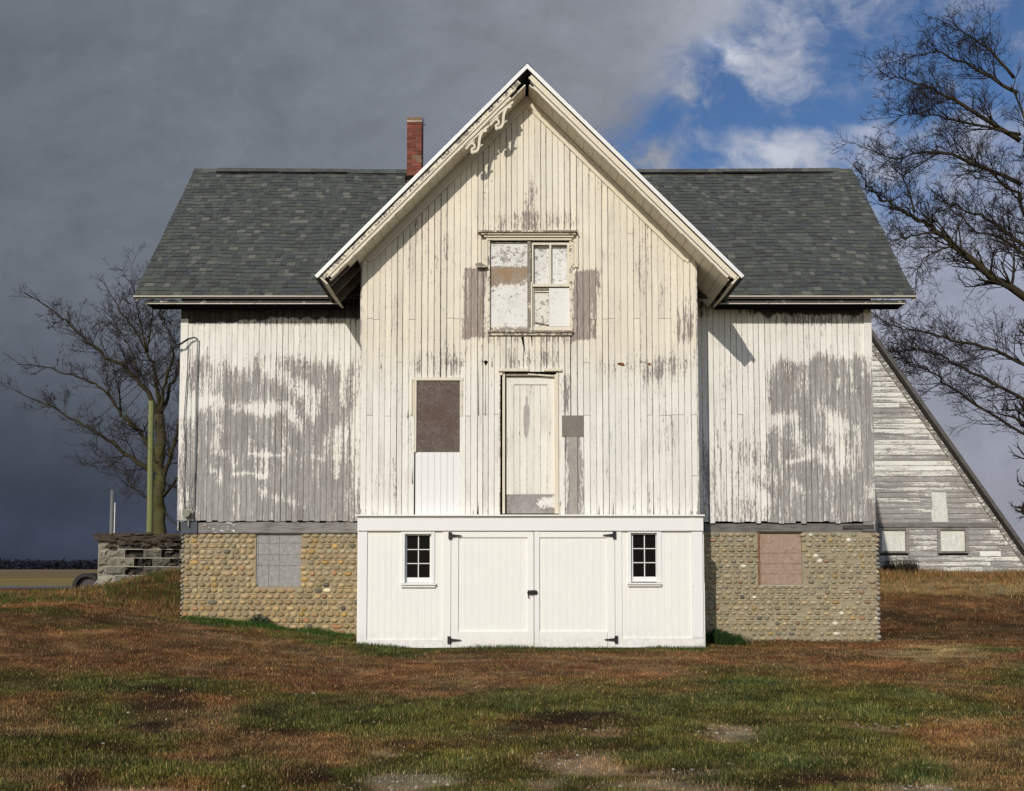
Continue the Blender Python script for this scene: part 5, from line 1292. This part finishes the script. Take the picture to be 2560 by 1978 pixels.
# ================================================================== trees
def make_tree(name, loc, limbs, Yt, spread, lab, seed, twigc, lvl=4, moss=.8, dens=1.0, ncap=26000, liml=2.6):
    rt = random.Random(seed)
    root = empty(name, loc, lab, 'tree', 'bare trees around the barn'); tr = MB(); tw = MB()
    cnt = [0]
    def grow(p, d, L, r, lev, dr):
        if cnt[0] > ncap: return
        cnt[0] += 1
        n = 4 if lev > 1 else 3; pts = [p]; q = p.copy(); dd = d.copy()
        for k in range(n):
            dd = (dd+Vector((rt.gauss(0, .09), rt.gauss(0, .09), rt.gauss(.02+dr, .08)))).normalized(); q = q+dd*L/n; pts.append(q.copy())
        rs = [r*(1-.62*k/n) for k in range(n+1)]
        t_ = rt.uniform(.7, 1.35)
        if r > .028: tr.tube([tuple(v) for v in pts], rs, 5, (moss*.3, .55, 0, 1), False)
        else: tw.tube([tuple(v) for v in pts], rs, 3, (twigc[0]*t_, twigc[1]*t_, twigc[2]*t_, 1), False)
        if lev <= 0: return
        m = max(2, int(rt.choice((3, 4, 4, 5))*dens))
        for k in range(m):
            t = rt.uniform(.22, 1.0); i = min(int(t*n), n-1); f = t*n-i
            b_ = pts[i].lerp(pts[i+1], f); ax = (pts[i+1]-pts[i]).normalized()
            v = Vector((rt.gauss(0, 1), rt.gauss(0, 1), rt.gauss(.15, .8))); v = (v-ax*v.dot(ax)).normalized()
            ang = rt.uniform(.45, 1.05); nd = (ax*math.cos(ang)+v*math.sin(ang)).normalized()
            grow(b_, nd, L*rt.uniform(.42, .72), max(.0056, r*rt.uniform(.42, .6)), lev-1, dr)
    for li, (pts, r0, r1, sub) in enumerate(limbs):
        dy = rt.uniform(-spread, spread) if li else 0
        n = len(pts); P_ = [W(px, py, Yt+dy*(k/(n-1))**1.2) for k, (px, py) in enumerate(pts)]
        S = []
        for i in range(n-1):
            for k in range(4):
                S.append(P_[i].lerp(P_[i+1], k/4)+Vector((rt.gauss(0, .012), rt.gauss(0, .03), rt.gauss(0, .012)))*(3 if i else 1)*.8)
        S.append(P_[-1]); m = len(S)
        rs = [(r0+(r1-r0)*(k/(m-1))**.7)*(.8 if li else 1) for k in range(m)]
        tr.tube([tuple(v) for v in S], rs, 10 if li == 0 else 7, (moss if li == 0 else moss*.6, 1.0 if li == 0 else .62, 0, 1), True)
        if not sub: continue
        tot = sum((S[k+1]-S[k]).length for k in range(m-1))
        for k in range(int(tot*(7.6 if seed == 9 else 5.0)*sub)):
            t = rt.uniform(.06, 1.0); want = t*tot; i = 0
            while i < m-2 and want > (S[i+1]-S[i]).length: want -= (S[i+1]-S[i]).length; i += 1; b_ = S[i].lerp(S[i+1], rt.random()); ax = (S[i+1]-S[i]).normalized()
            v = Vector((rt.gauss(0, 1), rt.gauss(0, 1.0), rt.gauss(.25, .8))); v = (v-ax*v.dot(ax)).normalized(); ang = rt.uniform(.4, 1.0)
            grow(b_, (ax*math.cos(ang)+v*math.sin(ang)).normalized(), rt.uniform(.5, 1.0)*liml*(1.1-.6*t), max(.012, rs[i]*rt.uniform(.25, .45)), lvl-1, .02)
        grow(S[-1], (S[-1]-S[-2]).normalized(), liml*.7, r1, lvl-1, .02)
    tr.build('trunk', 'tree_bark', root, smooth=True); tw.build('crown', 'twigs', root)
    return root
qa = zt_(170, 660, 2.48)
Lm = [([(572, 1720), (566, 1600), (562, 1450), (566, 1300), (572, 1100), (568, 935)], .225, .15, 0),
      ([(566, 950), (500, 800), (420, 710), (330, 630), (230, 580), (120, 470), (-10, 360), (-120, 270)], .125, .03, 1.2), ([(568, 940), (565, 800), (545, 690), (515, 600), (480, 530), (430, 430), (330, 300), (280, 215)], .11, .02, 1.2),
      ([(572, 930), (592, 780), (640, 620), (665, 500), (600, 380), (550, 250)], .09, .02, 1.1), ([(574, 940), (630, 790), (690, 650), (705, 560), (740, 400), (760, 250)], .085, .02, 1.0),
      ([(560, 1240), (480, 1090), (400, 990), (310, 910), (250, 810), (170, 740), (20, 690), (-140, 640)], .10, .025, 1.1), ([(556, 1400), (490, 1265), (380, 1195), (300, 1140), (200, 1060), (100, 1000), (-10, 940), (-160, 860)], .12, .03, 1.1),
      ([(585, 1350), (640, 1180), (680, 1050), (730, 850), (790, 640)], .11, .03, .8), ([(585, 1440), (680, 1340), (780, 1270)], .09, .03, .7), ([(490, 545), (512, 400), (525, 320), (518, 230)], .05, .012, 1.2), ([(480, 545), (450, 330), (420, 200), (395, 130)], .045, .01, 1.2),
      ([(440, 715), (400, 560), (350, 440), (250, 350)], .05, .012, 1.3), ([(330, 915), (312, 760), (290, 660)], .05, .014, 1.0), ([(560, 1500), (440, 1420), (330, 1270), (220, 1230)], .05, .014, 1.5), ([(255, 800), (235, 690), (215, 610)], .035, .01, 1.0), ([(565, 1480), (640, 1600), (700, 1660)], .04, .01, .6)]
make_tree('bare_tree', (W(400, 1330, 32).x, 32, .4), [(qa(p), a, b, c) for p, a, b, c in Lm], 32, 2.2, 'bare spreading tree behind the mossy post and block wall left of the barn', 5, (.040, .032, .030), 4, .9, .9, 90000, 1.25)
qb = zt_(2080, 380, 2.722); qc = zt_(1550, 0, 2.557)
Rm = [(qb([(1460, 2900), (1440, 2200), (1430, 1500), (1420, 1000), (1400, 500), (1345, 60), (1300, -260)]), .34, .035, .8),
      (qb([(1425, 1050), (1100, 850), (825, 640), (700, 530), (600, 450), (440, 385), (330, 310), (235, 235), (180, 130)]), .16, .02, 1.15), (qb([(560, 410), (520, 250), (470, 140), (395, 70)]), .045, .012, 1.2), (qb([(710, 545), (580, 560), (500, 580), (400, 610)]), .05, .012, 1.2),
      (qb([(1430, 1500), (1100, 1350), (825, 1270), (640, 1230), (480, 1205), (390, 1180), (290, 1110)]), .075, .016, 1.2), (qb([(1435, 1750), (1000, 1530), (800, 1420), (720, 1370), (600, 1350), (450, 1340), (350, 1350)]), .07, .014, 1.3), (qb([(1440, 2000), (1000, 1730), (825, 1610), (740, 1540), (640, 1480), (540, 1430), (430, 1400)]), .06, .012, 1.3),
      (qb([(825, 640), (740, 660), (640, 700), (570, 860)]), .05, .012, 1.2), (qb([(1400, 700), (1150, 520), (950, 420), (760, 330)]), .09, .02, 1.5),
      (qc([(2560, 900), (2128, 640), (2000, 570), (1850, 520), (1700, 480)]), .09, .014, 1.2), (qc([(2560, 860), (2128, 770), (1950, 720), (1790, 740)]), .06, .012, 1.3), (qc([(2560, 1180), (2128, 985), (1950, 960), (1760, 1030), (1600, 960)]), .08, .012, 1.2), (qc([(2540, 600), (2200, 400), (2000, 330), (1780, 390)]), .07, .014, 1.3),
      (qc([(2520, 500), (2300, 260), (2130, 180)]), .06, .014, 1.4), (qb([(1410, 800), (1200, 600), (1000, 560), (850, 420)]), .08, .02, 1.5), (qb([(1400, 600), (1250, 300), (1050, 100), (900, 0)]), .08, .02, 1.4)]
make_tree('bare_tree', (W(2610, 1440, 29).x, 29, 1.0), Rm, 29, 2.0, 'bare tree reaching from the right edge over the weathered barn', 9, (.036, .028, .027), 4, .35, .95, 140000, 1.35)
# distant wood on the horizon
n = 16000; yq = RNG.uniform(640, 700, n); x = RNG.uniform(-520, -130, n); hgt = 2.6+1.8*vn(x/14, 0*x, 4)+1.0*vn(x/5, 0*x, 6)+1.3*(x < -262)
z = RNG.uniform(0, 1, n)**.9*hgt; s = RNG.uniform(.8, 1.7, n)
base = np.stack([x, yq, z], 1); off = RNG.normal(0, 1, (n, 3, 3))*s[:, None, None]*.7
V = (base[:, None, :]+off).reshape(-1, 3); V[:, 2] = np.maximum(V[:, 2], -.2)
o = array_mesh('distant_wood', 'twigs', V, np.arange(3*n).reshape(-1, 3), np.tile(np.array((.018, .02, .03)), (3*n, 1))*RNG.uniform(.6, 1.4, (3*n, 1))); tag(o, kind='stuff')

# ================================================================== world
wd = bpy.data.worlds.new('World'); bpy.context.scene.world = wd; wd.use_nodes = True
g = N(wd.node_tree)
SUN = Vector((-.333, -1.0, .54)).normalized()
elev = math.asin(SUN.z); rot = math.atan2(SUN.x, SUN.y)
sky = g.n('ShaderNodeTexSky', sky_type='NISHITA'); sky.sun_disc = False; sky.sun_elevation = elev; sky.sun_rotation = rot; sky.air_density = 1.0; sky.dust_density = .6; sky.ozone_density = 2.0
tc = g.n('ShaderNodeTexCoord').outputs['Generated']
sx = g.n('ShaderNodeSeparateXYZ'); g.put(sx.inputs[0], tc); dx, dy, dz = sx.outputs
ys = g.m('MAXIMUM', dy, .06)
u = g.m('DIVIDE', dx, ys); w_ = g.m('DIVIDE', dz, ys)
front = g.sm(dy, .0, .35)
uv = g.comb(u, w_, 0)
wp = g.noise(uv, 5, 4, .55, col=True); wq = g.n('ShaderNodeSeparateXYZ'); g.put(wq.inputs[0], wp)
uu = g.m('ADD', u, g.m('MULTIPLY_ADD', wq.outputs[0], .14, -.07)); ww = g.m('ADD', w_, g.m('MULTIPLY_ADD', wq.outputs[1], .10, -.05))
f1 = g.noise(g.vm('MULTIPLY', g.comb(uu, ww, 0), (1, 1.5, 1)), 7, 6, .58); f2 = g.noise(g.comb(uu, ww, 3.3), 16, 5, .6)
def gs(px, py, rx, ry):   # soft patch of cloud or clear air by direction
    cu, cw = (px-1280)/F, (1420-py)/F
    a_ = g.m('DIVIDE', g.m('SUBTRACT', uu, cu), rx/F); b_ = g.m('DIVIDE', g.m('SUBTRACT', ww, cw), ry/F)
    return g.m('EXPONENT', g.m('MULTIPLY', g.m('ADD', g.m('MULTIPLY', a_, a_), g.m('MULTIPLY', b_, b_)), -1.0))
def gsum(lst):
    s = None
    for px, py, rx, ry, am in lst:
        t = g.m('MULTIPLY', gs(px, py, rx, ry), am); s = t if s is None else g.m('ADD', s, t)
    return s
clear = gsum([(1690, 105, 95, 60, .75), (1590, 225, 100, 55, .85), (1540, 285, 50, 30, .5), (1790, 335, 70, 70, .95), (2000, 235, 210, 42, .95), (2250, 215, 130, 60, .75), (2160, 60, 70, 90, .75), (2330, 60, 80, 100, .8), (1900, 180, 120, 60, .5), (2080, 120, 60, 110, .5), (1660, 265, 110, 40, .6), (1960, 270, 60, 60, .3), (2560, 150, 120, 160, .8), (2330, 420, 80, 120, .35), (1920, 420, 100, 20, .35), (2140, 300, 40, 60, .5)])
cl = gsum([(1925, 90, 90, 80, .75), (1990, 330, 150, 62, .85), (1680, 350, 60, 45, .8), (1560, 120, 75, 45, .6), (2180, 300, 55, 40, .4), (1850, 400, 400, 40, .35), (2290, 130, 30, 90, .3), (1720, 215, 30, 60, .3)])
f3 = g.noise(g.vm('MULTIPLY', g.comb(uu, ww, 1.7), (1, 1.4, 1)), 38, 4, .65)
side = g.m('SUBTRACT', g.m('SUBTRACT', uu, .075), g.m('MULTIPLY', g.m('SUBTRACT', ww, .436), 1.0))
side = g.m('MULTIPLY', g.sm(g.m('ADD', side, g.m('MULTIPLY_ADD', f1, .16, -.08)), -.035, .045), g.sm(ww, .32, .42))
cov = g.m('SUBTRACT', g.m('MULTIPLY_ADD', cl, .46, .30), g.m('MULTIPLY', clear, .40))
for f_, k_ in ((f1, 2.1), (f2, 1.5), (f3, .9)): cov = g.m('ADD', cov, g.m('MULTIPLY_ADD', f_, k_, -.5*k_))
cover = g.m('SUBTRACT', 1.0, g.m('MULTIPLY', side, g.m('SUBTRACT', 1.0, g.sm(cov, -.12, .95))))
cover = g.m('MULTIPLY', cover, front)
# cloud light by direction: slate over the left, paler to the right, navy low on the left
lr = g.sm(uu, -.40, .30)
c_hi = g.ramp(g.m('MULTIPLY_ADD', u, 1.0, .5), [(.04, (.150, .170, .205)), (.28, (.182, .203, .240)), (.50, (.232, .252, .290)), (.62, (.250, .264, .305)), (.74, (.42, .45, .53)), (.95, (.32, .35, .45))])
c_lo = g.ramp(g.m('MULTIPLY_ADD', u, 1.0, .5), [(.04, (.034, .043, .066)), (.20, (.056, .064, .092)), (.50, (.19, .21, .27)), (.66, (.44, .455, .52)), (.95, (.295, .305, .355))])
cloudc = g.mix(g.sm(w_, .02, .34), c_lo, c_hi)
band = g.sm(g.m('SUBTRACT', 0.05, g.m('ABSOLUTE', g.m('SUBTRACT', w_, .035))), 0.0, .05)
cloudc = g.mix(g.m('MULTIPLY', g.m('MULTIPLY', band, .5), g.sm(u, -.2, -.3)), cloudc, (.060, .072, .115))
cloudc = g.scl(cloudc, g.m('ADD', g.m('MULTIPLY', f1, .55), g.m('ADD', g.m('MULTIPLY', f2, .35), g.m('MULTIPLY_ADD', f3, .22, .44))))
bright = gsum([(1840, 80, 60, 60, .22), (1960, 340, 140, 50, .10), (2150, 290, 60, 40, .10), (1800, 60, 20, 30, .2)])
cloudc = g.vm('ADD', cloudc, g.comb(bright, bright, bright))
skyc = g.mix(1.0, sky.outputs[0], g.mix(front, (1, 1, 1), (.54, .68, .88)), 'MULTIPLY')
b1 = g.n('ShaderNodeBackground'); g.put(b1.inputs[0], skyc); b1.inputs[1].default_value = .10
b2_ = g.n('ShaderNodeBackground'); g.put(b2_.inputs[0], cloudc); b2_.inputs[1].default_value = 1.0
mx = g.n('ShaderNodeMixShader'); g.put(mx.inputs[0], cover); g.nt.links.new(b1.outputs[0], mx.inputs[1]); g.nt.links.new(b2_.outputs[0], mx.inputs[2])
ow = g.n('ShaderNodeOutputWorld'); g.nt.links.new(mx.outputs[0], ow.inputs[0])

ld_ = bpy.data.lights.new('sun', 'SUN'); ld_.energy = 3.0; ld_.angle = math.radians(.5); ld_.color = (1.0, .935, .835)
so = bpy.data.objects.new('sun', ld_); C.objects.link(so); so.rotation_euler = (-SUN).to_track_quat('-Z', 'Y').to_euler(); so.location = (-8, -20, 15)

cam = bpy.data.cameras.new('camera'); cam.sensor_width = 36; cam.lens = F/2560*36; cam.shift_y = (PY0-989)/2560; cam.clip_end = 8000; cam.clip_start = .1
co = bpy.data.objects.new('camera', cam); C.objects.link(co); co.location = (0, 0, CZ); co.rotation_euler = (math.pi/2+TH, 0, 0)
sc = bpy.context.scene; sc.camera = co
sc.view_settings.view_transform = 'Standard'; sc.view_settings.look = 'None'; sc.view_settings.exposure = 0; sc.view_settings.gamma = 1
